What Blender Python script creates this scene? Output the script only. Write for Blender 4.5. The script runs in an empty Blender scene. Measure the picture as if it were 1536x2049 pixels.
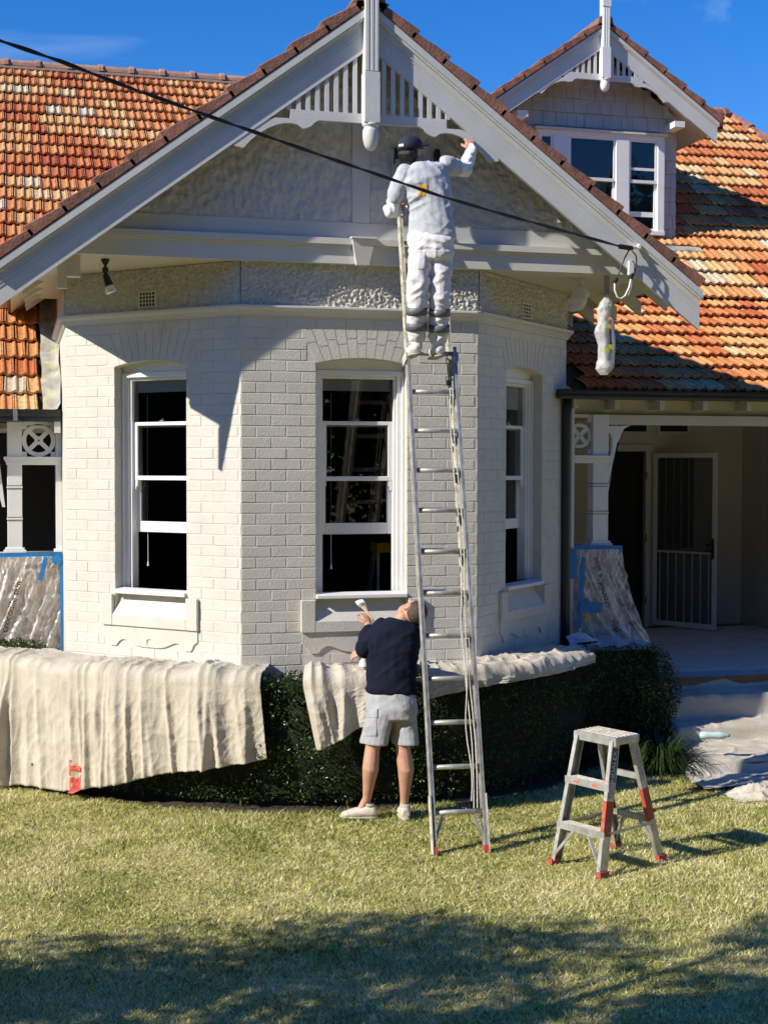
import bpy, math, random
import numpy as np
from mathutils import Vector, Matrix, noise as mnoise
random.seed(7); RNG = np.random.default_rng(11)
SC = bpy.context.scene
COL = SC.collection

# ------------------------------------------------------------------ camera
CAM_LOC = (-2.688, -10.9635, 2.66); YAW, PITCH, ROLL, FPX = .2562, -.0326, .0018, 2816.5
cam_d = bpy.data.cameras.new('camera'); cam = bpy.data.objects.new('camera', cam_d); COL.objects.link(cam)
_f = Vector((math.sin(YAW)*math.cos(PITCH), math.cos(YAW)*math.cos(PITCH), math.sin(PITCH)))
_r0 = Vector((math.cos(YAW), -math.sin(YAW), 0)); _u0 = _r0.cross(_f)
_r = math.cos(ROLL)*_r0 + math.sin(ROLL)*_u0; _u = -math.sin(ROLL)*_r0 + math.cos(ROLL)*_u0
M = Matrix.Identity(4)
for i in range(3):
    M[i][0], M[i][1], M[i][2], M[i][3] = _r[i], _u[i], -_f[i], CAM_LOC[i]
cam.matrix_world = M
cam_d.sensor_fit = 'VERTICAL'; cam_d.sensor_height = 36; cam_d.lens = 36*FPX/2049
cam_d.clip_start = .1; cam_d.clip_end = 2000
SC.camera = cam

# ------------------------------------------------------------------ sky and sun
SUN = Vector((.8055, .221, -.5505)).normalized()          # direction the light travels
world = bpy.data.worlds.new('World'); SC.world = world; world.use_nodes = True
wn = world.node_tree; wn.nodes.clear()
sky = wn.nodes.new('ShaderNodeTexSky'); sky.sky_type = 'NISHITA'; sky.sun_disc = False
sky.sun_elevation = math.asin(-SUN.z); sky.sun_rotation = math.atan2(-SUN.x, -SUN.y)
sky.altitude = 0; sky.air_density = 1.0; sky.dust_density = 0.0; sky.ozone_density = 6.0
bg = wn.nodes.new('ShaderNodeBackground'); bg.inputs[1].default_value = .118
out = wn.nodes.new('ShaderNodeOutputWorld')
tc = wn.nodes.new('ShaderNodeTexCoord'); mp = wn.nodes.new('ShaderNodeMapping')
mp.inputs['Rotation'].default_value = (.3, .5, .4); mp.inputs['Scale'].default_value = (2.2, 14, 9)
nz = wn.nodes.new('ShaderNodeTexNoise'); nz.inputs['Scale'].default_value = 1.3; nz.inputs['Detail'].default_value = 7; nz.inputs['Distortion'].default_value = 1.2
rp = wn.nodes.new('ShaderNodeValToRGB'); rp.color_ramp.elements[0].position = .6; rp.color_ramp.elements[1].position = .95
mx = wn.nodes.new('ShaderNodeMix'); mx.data_type = 'RGBA'; mx.inputs['B'].default_value = (6, 7, 8.5, 1)
sat = wn.nodes.new('ShaderNodeHueSaturation'); sat.inputs['Saturation'].default_value = 1.29; sat.inputs['Hue'].default_value = .512
mul = wn.nodes.new('ShaderNodeMath'); mul.operation = 'MULTIPLY'; mul.inputs[1].default_value = .3
L = wn.links.new
L(tc.outputs['Generated'], mp.inputs[0]); L(mp.outputs[0], nz.inputs['Vector']); L(nz.outputs[0], rp.inputs[0])
L(rp.outputs[0], mul.inputs[0]); L(mul.outputs[0], mx.inputs['Factor']); L(sky.outputs[0], sat.inputs['Color']); L(sat.outputs[0], mx.inputs['A'])
L(mx.outputs['Result'], bg.inputs[0]); L(bg.outputs[0], out.inputs[0])
sun_d = bpy.data.lights.new('sun', 'SUN'); sun_d.energy = 4.6; sun_d.angle = math.radians(.53); sun_d.color = (1, .93, .80)
sun = bpy.data.objects.new('sun', sun_d); COL.objects.link(sun)
sun.rotation_euler = SUN.to_track_quat('-Z', 'Y').to_euler(); sun.location = (-14, -6, 12)
SC.view_settings.view_transform = 'Standard'; SC.view_settings.look = 'None'
SC.view_settings.exposure = 0.46; SC.view_settings.gamma = 1; SC.view_settings.use_curve_mapping = False
SC.cycles.max_bounces = 8; SC.cycles.transparent_max_bounces = 16

# ------------------------------------------------------------------ pixel helpers: a pixel of the photograph gives a direction, a plane gives the distance
_c = Vector(CAM_LOC)
def ray(x, y): return _f + _r*((x-768)/FPX) - _u*((y-1024.5)/FPX)
def onplane(x, y, n, p0):
    d = ray(x, y); n = Vector(n); return _c + d*((Vector(p0)-_c).dot(n)/d.dot(n))
def atY(x, y, Y): return onplane(x, y, (0, 1, 0), (0, Y, 0))
def atZ(x, y, Z): return onplane(x, y, (0, 0, 1), (0, 0, Z))
def proj(p):
    d = Vector(p)-_c; z = d.dot(_f); return 768+FPX*d.dot(_r)/z, 1024.5-FPX*d.dot(_u)/z

# ------------------------------------------------------------------ objects
LOC = {}
def V(*a): return Vector(a)
def tag(o, label=None, cat=None, group=None, kind=None):
    if label: o['label'] = label
    if cat: o['category'] = cat
    if group: o['group'] = group
    if kind: o['kind'] = kind
    return o
def thing(name, loc, label, cat, group=None):
    o = bpy.data.objects.new(name, None); o.empty_display_size = .1; COL.objects.link(o); o.location = loc
    LOC[o.name] = Vector(loc); return tag(o, label, cat, group)
def base_of(p): return LOC.get(p.name, Vector((0, 0, 0))) if p else Vector((0, 0, 0))
def link(name, me, parent=None, origin=None):
    o = bpy.data.objects.new(name, me); COL.objects.link(o)
    if parent: o.parent = parent; LOC[o.name] = base_of(parent)
    elif origin is not None: o.location = origin; LOC[o.name] = Vector(origin)
    return o
def npmesh(name, verts, faces, mat, parent=None, smooth=False, attr=None, origin=None, attr2=None):
    """faces: (M,k) int array; attr: per-face float stored as 'tone'"""
    verts = np.asarray(verts, dtype=np.float32); faces = np.asarray(faces, dtype=np.int32)
    if parent: off = np.array(base_of(parent))
    else:
        if origin is None: origin = ((verts[:, 0].min()+verts[:, 0].max())/2, (verts[:, 1].min()+verts[:, 1].max())/2, verts[:, 2].min())
        off = np.array(origin)
    verts = verts - off.astype(np.float32)
    me = bpy.data.meshes.new(name); k = faces.shape[1]; n = len(faces)
    me.vertices.add(len(verts)); me.vertices.foreach_set('co', verts.ravel())
    me.loops.add(n*k); me.loops.foreach_set('vertex_index', faces.ravel())
    me.polygons.add(n); me.polygons.foreach_set('loop_start', np.arange(0, n*k, k, dtype=np.int32))
    me.polygons.foreach_set('loop_total', np.full(n, k, dtype=np.int32))
    if smooth: me.polygons.foreach_set('use_smooth', np.ones(n, dtype=bool))
    if attr is not None:
        a = me.attributes.new('tone', 'FLOAT', 'FACE'); a.data.foreach_set('value', np.asarray(attr, dtype=np.float32))
    me.update(); me.validate()
    me.materials.append(mat)
    return link(name, me, parent, None if parent else origin)

class MB:
    def __init__(s): s.v = []; s.f = []; s.m = []; s.cm = 0
    def mat(s, i): s.cm = i; return s
    def add(s, vs, fs):
        b = len(s.v); s.v += [tuple(p) for p in vs]; s.f += [tuple(b+i for i in f) for f in fs]; s.m += [s.cm]*len(fs); return s
    def box(s, x0, x1, y0, y1, z0, z1):
        return s.add([(x0, y0, z0), (x1, y0, z0), (x1, y1, z0), (x0, y1, z0), (x0, y0, z1), (x1, y0, z1), (x1, y1, z1), (x0, y1, z1)],
                     [(0, 3, 2, 1), (4, 5, 6, 7), (0, 1, 5, 4), (1, 2, 6, 5), (2, 3, 7, 6), (3, 0, 4, 7)])
    def obox(s, c, ax, ay, az, hx, hy, hz, ch=0):
        c = Vector(c); ax = Vector(ax); ay = Vector(ay); az = Vector(az)
        P = lambda i, j, k: c+ax*(i*hx)+ay*(j*hy)+az*(k*hz)
        return s.add([P(-1, -1, -1), P(1, -1, -1), P(1, 1, -1), P(-1, 1, -1), P(-1, -1, 1), P(1, -1, 1), P(1, 1, 1), P(-1, 1, 1)],
                     [(0, 3, 2, 1), (4, 5, 6, 7), (0, 1, 5, 4), (1, 2, 6, 5), (2, 3, 7, 6), (3, 0, 4, 7)])
    def prism(s, poly, ext):
        poly = [Vector(p) for p in poly]; e = Vector(ext); n = len(poly)
        return s.add(poly+[p+e for p in poly], [tuple(range(n-1, -1, -1)), tuple(range(n, 2*n))]+[(i, (i+1) % n, n+(i+1) % n, n+i) for i in range(n)])
    def bar(s, a, b, w, h, up=(0, 0, 1)):
        a = Vector(a); b = Vector(b); d = (b-a).normalized(); u = Vector(up); u = (u-d*u.dot(d)).normalized(); r = d.cross(u)
        return s.obox((a+b)/2, d, r, u, (b-a).length/2, w/2, h/2)
    def tube(s, pts, r, n=8, caps=True):
        pts = [Vector(p) for p in pts]; R = r if isinstance(r, (list, tuple)) else [r]*len(pts)
        b = len(s.v); up = None; rings = []
        for i, p in enumerate(pts):
            d = (pts[min(i+1, len(pts)-1)]-pts[max(i-1, 0)]).normalized()
            if up is None: up = d.orthogonal().normalized()
            up = (up-d*up.dot(d)); up = up.normalized() if up.length > 1e-6 else d.orthogonal().normalized()
            q = d.cross(up)
            for k in range(n):
                a = 2*math.pi*k/n; s.v.append(tuple(p+(up*math.cos(a)+q*math.sin(a))*R[i]))
        for i in range(len(pts)-1):
            for k in range(n):
                s.f.append((b+i*n+k, b+i*n+(k+1) % n, b+(i+1)*n+(k+1) % n, b+(i+1)*n+k)); s.m.append(s.cm)
        if caps:
            s.f.append(tuple(b+n-1-k for k in range(n))); s.m.append(s.cm)
            e = b+(len(pts)-1)*n; s.f.append(tuple(e+k for k in range(n))); s.m.append(s.cm)
        return s
    def lathe(s, prof, c, n=16, axis=(0, 0, 1)):
        """prof: (radius, height along axis)"""
        c = Vector(c); ax = Vector(axis).normalized(); p = ax.orthogonal().normalized(); q = ax.cross(p); b = len(s.v)
        for r, h in prof:
            for k in range(n):
                a = 2*math.pi*k/n; s.v.append(tuple(c+ax*h+(p*math.cos(a)+q*math.sin(a))*r))
        for i in range(len(prof)-1):
            for k in range(n):
                s.f.append((b+i*n+k, b+i*n+(k+1) % n, b+(i+1)*n+(k+1) % n, b+(i+1)*n+k)); s.m.append(s.cm)
        s.f.append(tuple(b+n-1-k for k in range(n))); s.m.append(s.cm)
        e = b+(len(prof)-1)*n; s.f.append(tuple(e+k for k in range(n))); s.m.append(s.cm); return s
    def loft(s, secs, n=12):
        """secs: (centre, half-vector a, half-vector b) elliptical sections"""
        b = len(s.v)
        for c, a, bb in secs:
            c = Vector(c); a = Vector(a); bb = Vector(bb)
            for k in range(n):
                t = 2*math.pi*k/n; s.v.append(tuple(c+a*math.cos(t)+bb*math.sin(t)))
        for i in range(len(secs)-1):
            for k in range(n):
                s.f.append((b+i*n+k, b+i*n+(k+1) % n, b+(i+1)*n+(k+1) % n, b+(i+1)*n+k)); s.m.append(s.cm)
        s.f.append(tuple(b+n-1-k for k in range(n))); s.m.append(s.cm)
        e = b+(len(secs)-1)*n; s.f.append(tuple(e+k for k in range(n))); s.m.append(s.cm); return s
    def build(s, name, mats, parent=None, smooth=False, origin=None, auto=None):
        if not isinstance(mats, (list, tuple)): mats = [mats]
        if parent: off = base_of(parent)
        else:
            if origin is None:
                xs = [p[0] for p in s.v]; ys = [p[1] for p in s.v]; zs = [p[2] for p in s.v]
                origin = ((min(xs)+max(xs))/2, (min(ys)+max(ys))/2, min(zs))
            off = Vector(origin)
        me = bpy.data.meshes.new(name)
        me.from_pydata([(p[0]-off[0], p[1]-off[1], p[2]-off[2]) for p in s.v], [], s.f)
        for m in mats: me.materials.append(m)
        if len(mats) > 1: me.polygons.foreach_set('material_index', s.m)
        if smooth: me.polygons.foreach_set('use_smooth', [True]*len(me.polygons))
        me.update()
        o = link(name, me, parent, None if parent else origin)
        if auto: bevel(o, auto)
        return o
def bevel(o, w, seg=1, ang=40):
    m = o.modifiers.new('b', 'BEVEL'); m.width = w; m.segments = seg; m.limit_method = 'ANGLE'; m.angle_limit = math.radians(ang); return o

# ------------------------------------------------------------------ materials
def mat(name, col, rough=.6, var=.08, vs=6, bump=0, bs=60, col2=None, c2s=3, c2t=(.45, .6), metal=0, spec=.5, stretch=None, detail=4, sheen=0, tint=None, sss=0):
    m = bpy.data.materials.new(name); m.use_nodes = True; t = m.node_tree; N = t.nodes.new; K = t.links.new
    b = t.nodes['Principled BSDF']; b.inputs['Roughness'].default_value = rough; b.inputs['Metallic'].default_value = metal
    b.inputs['Specular IOR Level'].default_value = spec
    if sheen: b.inputs['Sheen Weight'].default_value = sheen
    if sss:
        b.inputs['Subsurface Weight'].default_value = sss; b.inputs['Subsurface Radius'].default_value = (.012, .005, .003)
    geo = N('ShaderNodeNewGeometry'); vec = geo.outputs['Position']
    if stretch:
        mp = N('ShaderNodeMapping'); mp.inputs['Scale'].default_value = stretch; K(vec, mp.inputs[0]); vec = mp.outputs[0]
    n1 = N('ShaderNodeTexNoise'); n1.inputs['Scale'].default_value = vs; n1.inputs['Detail'].default_value = detail; K(vec, n1.inputs['Vector'])
    base = N('ShaderNodeMix'); base.data_type = 'RGBA'; base.inputs['A'].default_value = (*col, 1)
    c2 = col2 if col2 else tuple(c*.5 for c in col)
    base.inputs['B'].default_value = (*c2, 1)
    if col2:
        n2 = N('ShaderNodeTexNoise'); n2.inputs['Scale'].default_value = c2s; n2.inputs['Detail'].default_value = 5; n2.inputs['Roughness'].default_value = .65; K(vec, n2.inputs['Vector'])
        r2 = N('ShaderNodeValToRGB'); r2.color_ramp.elements[0].position = c2t[0]; r2.color_ramp.elements[1].position = c2t[1]
        K(n2.outputs[0], r2.inputs[0]); K(r2.outputs[0], base.inputs['Factor'])
    else: base.inputs['Factor'].default_value = 0
    hs = N('ShaderNodeHueSaturation'); mr = N('ShaderNodeMapRange')
    mr.inputs['To Min'].default_value = 1-var*1.6; mr.inputs['To Max'].default_value = 1+var*1.6
    mr.inputs['From Min'].default_value = .25; mr.inputs['From Max'].default_value = .75
    K(n1.outputs[0], mr.inputs[0]); K(mr.outputs[0], hs.inputs['Value']); K(base.outputs['Result'], hs.inputs['Color']); K(hs.outputs[0], b.inputs['Base Color'])
    if bump:
        n3 = N('ShaderNodeTexNoise'); n3.inputs['Scale'].default_value = bs; n3.inputs['Detail'].default_value = 5; K(vec, n3.inputs['Vector'])
        bp = N('ShaderNodeBump'); bp.inputs['Strength'].default_value = bump; bp.inputs['Distance'].default_value = .01
        K(n3.outputs[0], bp.inputs['Height']); K(bp.outputs[0], b.inputs['Normal'])
    return m
def ramp_tone(m, stops, obj_random=0.0, spread=None):
    """colour from the per-face 'tone' attribute"""
    t = m.node_tree; N = t.nodes.new; K = t.links.new; b = t.nodes['Principled BSDF']
    at = N('ShaderNodeAttribute'); at.attribute_name = 'tone'
    r = N('ShaderNodeValToRGB'); e = r.color_ramp.elements
    while len(e) < len(stops): e.new(.5)
    for i, (p, c) in enumerate(stops): e[i].position = p; e[i].color = (*c, 1)
    K(at.outputs['Fac'], r.inputs[0])
    hs = [n for n in t.nodes if n.type == 'HUE_SAT'][0]
    mixn = [n for n in t.nodes if n.type == 'MIX'][0]
    K(r.outputs[0], mixn.inputs['A'])
    return m
# ------------------------------------------------------------------ shared materials
M_WALL = mat('painted_brick', (.615, .59, .535), .55, .045, 5, .28, 55)
M_MORT = mat('painted_mortar', (.615, .59, .535), .7, .05, 8, .3, 120)
M_TRIM = mat('grey_trim_paint', (.62, .615, .59), .5, .03, 3, .06, 60)
M_BARGE = mat('barge_paint', (.62, .625, .62), .5, .04, 4, .10, 45)
M_CREAM = mat('cream_soffit_paint', (.66, .62, .52), .55, .03, 3, .05, 50)
M_WHITE = mat('white_gloss_paint', (.80, .80, .80), .35, .03, 5, .05, 70)
M_ROUGH = mat('roughcast', (.60, .58, .53), .8, .12, 40, 1.0, 70)
M_STIP = mat('stippled_render', (.56, .555, .525), .75, .06, 12, 1.0, 46, stretch=(1, 1, .55))
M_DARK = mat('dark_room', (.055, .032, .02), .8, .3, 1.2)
M_BLACK = mat('black_shade_and_glass', (.012, .012, .012), .8, .2, 2)  # near-black for painted-in deep shade, holes and dark glass
M_GUT = mat('charcoal_gutter', (.022, .025, .026), .35, .15, 5, .05, 30)
M_TAPE = mat('blue_tape', (.02, .20, .50), .5, .12, 10, .2, 60)
M_BLACKP = mat('black_plastic', (.012, .012, .014), .4, .1, 20)
M_METAL = mat('galvanised_metal', (.45, .46, .47), .42, .15, 10, .1, 60, metal=.85)
M_BRASS = mat('brass', (.35, .22, .07), .4, .2, 20, metal=.8)
M_BLIND = mat('blind_slat', (.80, .79, .74), .6, .05, 10)
def glass_mat():
    m = bpy.data.materials.new('window_glass'); m.use_nodes = True; t = m.node_tree; t.nodes.clear(); N = t.nodes.new; K = t.links.new
    tr = N('ShaderNodeBsdfTransparent'); tr.inputs[0].default_value = (.82, .85, .84, 1)
    gl = N('ShaderNodeBsdfGlossy'); gl.inputs['Roughness'].default_value = .01; gl.inputs[0].default_value = (1, 1, 1, 1)
    fr = N('ShaderNodeFresnel'); fr.inputs[0].default_value = 1.52
    ad = N('ShaderNodeMath'); ad.operation = 'ADD'; ad.inputs[1].default_value = .02; K(fr.outputs[0], ad.inputs[0])
    mx = N('ShaderNodeMixShader'); K(ad.outputs[0], mx.inputs[0]); K(tr.outputs[0], mx.inputs[1]); K(gl.outputs[0], mx.inputs[2])
    nz = N('ShaderNodeTexNoise'); nz.inputs['Scale'].default_value = 2.5; bp = N('ShaderNodeBump'); bp.inputs['Strength'].default_value = .03
    geo = N('ShaderNodeNewGeometry'); K(geo.outputs['Position'], nz.inputs['Vector']); K(nz.outputs[0], bp.inputs['Height']); K(bp.outputs[0], gl.inputs['Normal'])
    o = N('ShaderNodeOutputMaterial'); K(mx.outputs[0], o.inputs[0]); return m
M_GLASS = glass_mat()

# ------------------------------------------------------------------ ground
M_LAWN = mat('lawn_soil', (.36, .33, .12), .95, .3, 40, .8, 160, spec=.1, col2=(.50, .42, .20), c2s=1.6, c2t=(.42, .6))
gm = MB(); gm.add([(-400, -400, 0), (400, -400, 0), (400, 400, 0), (-400, 400, 0)], [(0, 1, 2, 3)])
tag(gm.build('lawn', M_LAWN, origin=(0, 0, 0)), kind='structure')

# ------------------------------------------------------------------ the house: the bay
HOUSE = thing('house', (0, 0, 0), 'single-storey house with painted brick bay, white gables and orange tile roof', 'house')
W_, L_ = 1.948, 1.8267; l_ = L_*math.sqrt(.5); ZC, ZB = 3.8355, 1.3355; S2 = math.sqrt(.5)
BAY = [V(-W_/2-l_, l_, 0), V(-W_/2, 0, 0), V(W_/2, 0, 0), V(W_/2+l_, l_, 0)]
FAC = {}
for nm, a, b in (('left', 0, 1), ('front', 1, 2), ('right', 2, 3)):
    u = (BAY[b]-BAY[a]); ln = u.length; u.normalize(); FAC[nm] = (BAY[a], u, V(u.y, -u.x, 0), ln)
def FP(fc, u, z, o=0):
    O, U, N, _ = FAC[fc]; return O+U*u+N*o+V(0, 0, z)
def offset_path(o, extra=True):
    """bay outline pushed out by o, with the side walls running back"""
    t = math.tan(math.radians(22.5)); pts = []
    x, y = W_/2, 0
    p2 = V(x+o*t, -o, 0); p3 = V(W_/2+l_+o, l_-o*t, 0); p4 = V(W_/2+l_+o, l_+3.0, 0)
    R = [p2, p3, p4]
    return [V(-p.x, p.y, 0) for p in reversed(R)]+R
OPEN_HW = .375; SPRING, CROWN = 3.474, 3.52
def arch_z(du): return SPRING+(CROWN-SPRING)*(1-(du/OPEN_HW)**2)
ZW0 = .55
bay_wall = None
mb = MB()
for fc in FAC:
    O, U, N, ln = FAC[fc]; cu = ln/2; a0, a1 = cu-OPEN_HW, cu+OPEN_HW
    zs = 1.42
    P = lambda u, z, o=0: FP(fc, u, z, o)
    mb.add([P(0, ZW0), P(a0, ZW0), P(a0, 4.0), P(0, 4.0)], [(0, 1, 2, 3)])
    mb.add([P(a1, ZW0), P(ln, ZW0), P(ln, 4.0), P(a1, 4.0)], [(0, 1, 2, 3)])
    mb.add([P(a0, ZW0), P(a1, ZW0), P(a1, zs), P(a0, zs)], [(0, 1, 2, 3)])
    n = 10; us = [a0+(a1-a0)*i/n for i in range(n+1)]
    for i in range(n):
        z0, z1 = arch_z(us[i]-cu), arch_z(us[i+1]-cu)
        mb.add([P(us[i], z0), P(us[i+1], z1), P(us[i+1], 4.0), P(us[i], 4.0)], [(0, 1, 2, 3)])
        mb.add([P(us[i], z0), P(us[i], z0, -.24), P(us[i+1], z1, -.24), P(us[i+1], z1)], [(0, 1, 2, 3)])
    mb.add([P(a0, zs), P(a0, SPRING), P(a0, SPRING, -.24), P(a0, zs, -.24)], [(0, 1, 2, 3)])
    mb.add([P(a1, zs), P(a1, SPRING), P(a1, SPRING, -.24), P(a1, zs, -.24)], [(3, 2, 1, 0)])
# side walls running back
for s in (-1, 1):
    x = s*(W_/2+l_); mb.add([(x, l_, ZW0), (x, 6, ZW0), (x, 6, 4.6), (x, l_, 4.6)], [(0, 1, 2, 3)])
bay_wall = mb.build('bay_wall', M_MORT, HOUSE)

# bricks
def brick_mesh(name, lw, h, d=.0018, ch=.0028):
    b = MB(); x, z = lw/2, h/2
    vs = [(-x, 0, -z), (x, 0, -z), (x, 0, z), (-x, 0, z), (-x+ch, -d, -z+ch), (x-ch, -d, -z+ch), (x-ch, -d, z-ch), (-x+ch, -d, z-ch)]
    b.add(vs, [(4, 5, 6, 7), (0, 1, 5, 4), (1, 2, 6, 5), (2, 3, 7, 6), (3, 0, 4, 7)])
    me = bpy.data.meshes.new(name); me.from_pydata(b.v, [], b.f); me.materials.append(M_WALL); me.update(); return me
BR_L, BR_H, JT = .230, .0785, .0075
CRS = .0862
_bm = {}
def get_brick(w):
    k = round(w, 2)
    if k not in _bm: _bm[k] = brick_mesh('brick', k, BR_H)
    return _bm[k]
stuffv, stufff = [], []
zrow0 = ZC-CRS*33
BLK0, BLK1, BLKZ0, BLKZ1 = -.50, .50, ZB, 1.593     # sill block, relative to the window centre
for fc in FAC:
    O, U, N, ln = FAC[fc]; cu = ln/2
    ang = math.atan2(U.y, U.x)
    for r in range(33):
        z0 = zrow0+r*CRS; zc = z0+CRS/2
        if zc < 1.0: continue
        segs = []
        if z0 > 3.78: segs = [(0, ln)]
        elif zc > SPRING-.02: segs = [(0, cu-OPEN_HW-.075), (cu+OPEN_HW+.075, ln)] if zc < 3.77 else [(0, ln)]
        elif zc > BLKZ1: segs = [(0, cu-OPEN_HW), (cu+OPEN_HW, ln)]
        elif zc > BLKZ0: segs = [(0, cu+BLK0), (cu+BLK1, ln)]
        elif zc > 1.18: segs = [(0, cu+BLK0+.01), (cu+BLK1-.01, ln)]
        else: segs = [(0, ln)]
        for a, b in segs:
            start = (r % 2)*.12 - .12
            u = start
            while u < b:
                p, q = max(u, a)+JT/2*(u >= a), min(u+.24, b)-JT/2
                p = max(u+JT/2, a+.001); q = min(u+.24-JT/2, b-.001)
                if q-p > .03:
                    w = q-p
                    if r % 2 == 0 and a == 0 and u < 0: pass
                    mid = FP(fc, (p+q)/2, zc, .0005+random.uniform(-.0008, .0012))
                    rot = Matrix.Rotation(ang+random.gauss(0, .006), 4, 'Z') @ Matrix.Rotation(random.gauss(0, .007), 4, 'X') @ Matrix.Rotation(random.gauss(0, .0035), 4, 'Y')
                    if fc == 'right':
                        me = get_brick(w); sc_ = w/round(w, 2)
                        mt = Matrix.Translation(mid) @ rot; bo = len(stuffv)
                        stuffv += [tuple(mt @ Vector((v.co.x*sc_, v.co.y, v.co.z))) for v in me.vertices]; stufff += [tuple(bo+i for i in pl.vertices) for pl in me.polygons]
                    else:
                        me = get_brick(w); o = bpy.data.objects.new('brick', me); COL.objects.link(o); o.parent = bay_wall
                        o.matrix_basis = Matrix.Translation(mid) @ rot @ Matrix.Diagonal((w/round(w, 2), 1, 1, 1))
                u += .24
m_ = bpy.data.meshes.new('bricks_in_shade'); m_.from_pydata(stuffv, [], stufff); m_.materials.append(M_WALL)
tag(link('brick_courses', m_, bay_wall), kind='stuff')

# voussoirs, sill blocks, aprons, windows
def scroll_outline():
    """half outline of the apron under the sill block, (du, z)"""
    half = [(.49, ZB+.01), (.49, 1.245), (.475, 1.235), (.455, 1.222), (.44, 1.2), (.43, 1.172), (.425, 1.165), (.36, 1.165),
            (.345, 1.18), (.325, 1.205), (.295, 1.222), (.26, 1.222), (.215, 1.205), (.16, 1.182), (.10, 1.172), (.05, 1.17), (.012, 1.172), (.012, 1.195)]
    return half
win_parts = []
for fc in ('left', 'front', 'right'):
    O, U, N, ln = FAC[fc]; cu = ln/2
    P = lambda du, z, o=0: FP(fc, cu+du, z, o)
    # arch bricks
    nv = 11; top = 3.772
    R = 1.9; zc0 = CROWN-R
    for k in range(nv):
        a0 = -.43+.86*k/nv+.004; a1 = -.43+.86*(k+1)/nv-.004
        poly = []
        for (t, zz) in ((a0, 0), (a1, 0), (a1, 1), (a0, 1)):
            if zz == 0:
                du = t*OPEN_HW/.43*1.0; poly.append((du, arch_z(max(-OPEN_HW, min(OPEN_HW, du)))+.004))
            else: poly.append((t*1.16, top-.05*(t/.43)**2))
        b = MB()
        js = .45 if k % 2 else .62
        mids = [(poly[0][0]*(1-js)+poly[3][0]*js, poly[0][1]*(1-js)+poly[3][1]*js), (poly[1][0]*(1-js)+poly[2][0]*js, poly[1][1]*(1-js)+poly[2][1]*js)]
        for q in ([poly[0], poly[1], (mids[1][0], mids[1][1]-.004), (mids[0][0], mids[0][1]-.004)], [(mids[0][0], mids[0][1]+.004), (mids[1][0], mids[1][1]+.004), poly[2], poly[3]]):
            b.prism([P(d, z, .0005) for d, z in q], N*.003)
        b.build('arch_brick', M_WALL, bay_wall)
    # sill block: a U of render round a sloping apron
    blk = MB(); t = .034
    def pan(b, u0, u1, z0, z1, o0, o1):
        b.prism([P(u0, z0, o0), P(u1, z0, o0), P(u1, z1, o0), P(u0, z1, o0)], N*(o1-o0))
    pan(blk, BLK0, -.385, BLKZ0, BLKZ1, .0008, t); pan(blk, .385, BLK1, BLKZ0, BLKZ1, .0008, t); pan(blk, -.385, .385, BLKZ0, 1.425, .0008, t-.0015)
    blk.build('sill_block', M_WALL, HOUSE, auto=.004)
    sl = MB(); sl.add([P(-.384, 1.424, .027), P(.384, 1.424, .027), P(.384, 1.60, -.075), P(-.384, 1.60, -.075)], [(0, 1, 2, 3)]); sl.build('sloping_sill', M_WALL, HOUSE)
    ap = MB(); hf = scroll_outline(); pts = [(d, z) for d, z in hf]+[(-d, z) for d, z in reversed(hf)]
    # built as strips so that the concave outline stays clean
    xs = sorted(set([d for d, z in hf]+[0.0, .49]))
    def low(d):
        d = abs(d); best = None
        for (d0, z0), (d1, z1) in zip(hf[1:-1], hf[2:-1]):
            lo, hi = min(d0, d1), max(d0, d1)
            if lo-1e-6 <= d <= hi+1e-6 and hi-lo > 1e-6: best = z0+(z1-z0)*(d-d0)/(d1-d0); break
        return best if best is not None else 1.172
    xx = np.linspace(-.49, .49, 71)
    for i in range(70):
        za, zb_ = low(xx[i]), low(xx[i+1])
        ap.prism([P(xx[i], za, .001), P(xx[i+1], zb_, .001), P(xx[i+1], ZB-.001, .001), P(xx[i], ZB-.001, .001)], N*.013)
    ap.tube([P(-.012, 1.172, .008), P(-.03, 1.2, .012), P(-.032, 1.225, .014), P(-.01, 1.245, .014), P(.022, 1.24, .012)], [.009, .011, .012, .011, .005], 6)
    ap.build('scroll_apron', M_WALL, HOUSE)
    # window
    fo = -.105                                                     # face of the frame
    win = MB(); zb, zt = 1.64, 3.43
    hw = OPEN_HW-.002
    for s in (-1, 1):
        pan(win, min(s*hw, s*(hw-.055)), max(s*hw, s*(hw-.055)), zb, zt, fo-.10, fo)
        pan(win, min(s*(hw-.055), s*(hw-.078)), max(s*(hw-.055), s*(hw-.078)), zb, zt-.03, fo-.10, fo-.018)
        pan(win, min(s*hw, s*(hw-.018)), max(s*hw, s*(hw-.018)), zb, zt, fo, fo+.02)
    pan(win, -hw, hw, zt, SPRING+.055, fo-.06, fo-.004)
    pan(win, -hw, hw, zt-.04, zt, fo-.10, fo+.012)
    pan(win, -(hw-.055), hw-.055, zt-.066, zt-.04, fo-.10, fo-.02)
    WIN = win.build('window', M_WHITE, HOUSE, auto=.003)
    sill = MB(); sill.prism([P(-hw-.0, 1.602, -.07), P(-hw, 1.602, .035), P(-hw, 1.632, .035), P(-hw, 1.648, -.07)], U*(2*hw)); sill.build('sill', M_WHITE, WIN, auto=.004)
    gw = hw-.078; go = fo-.045
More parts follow.
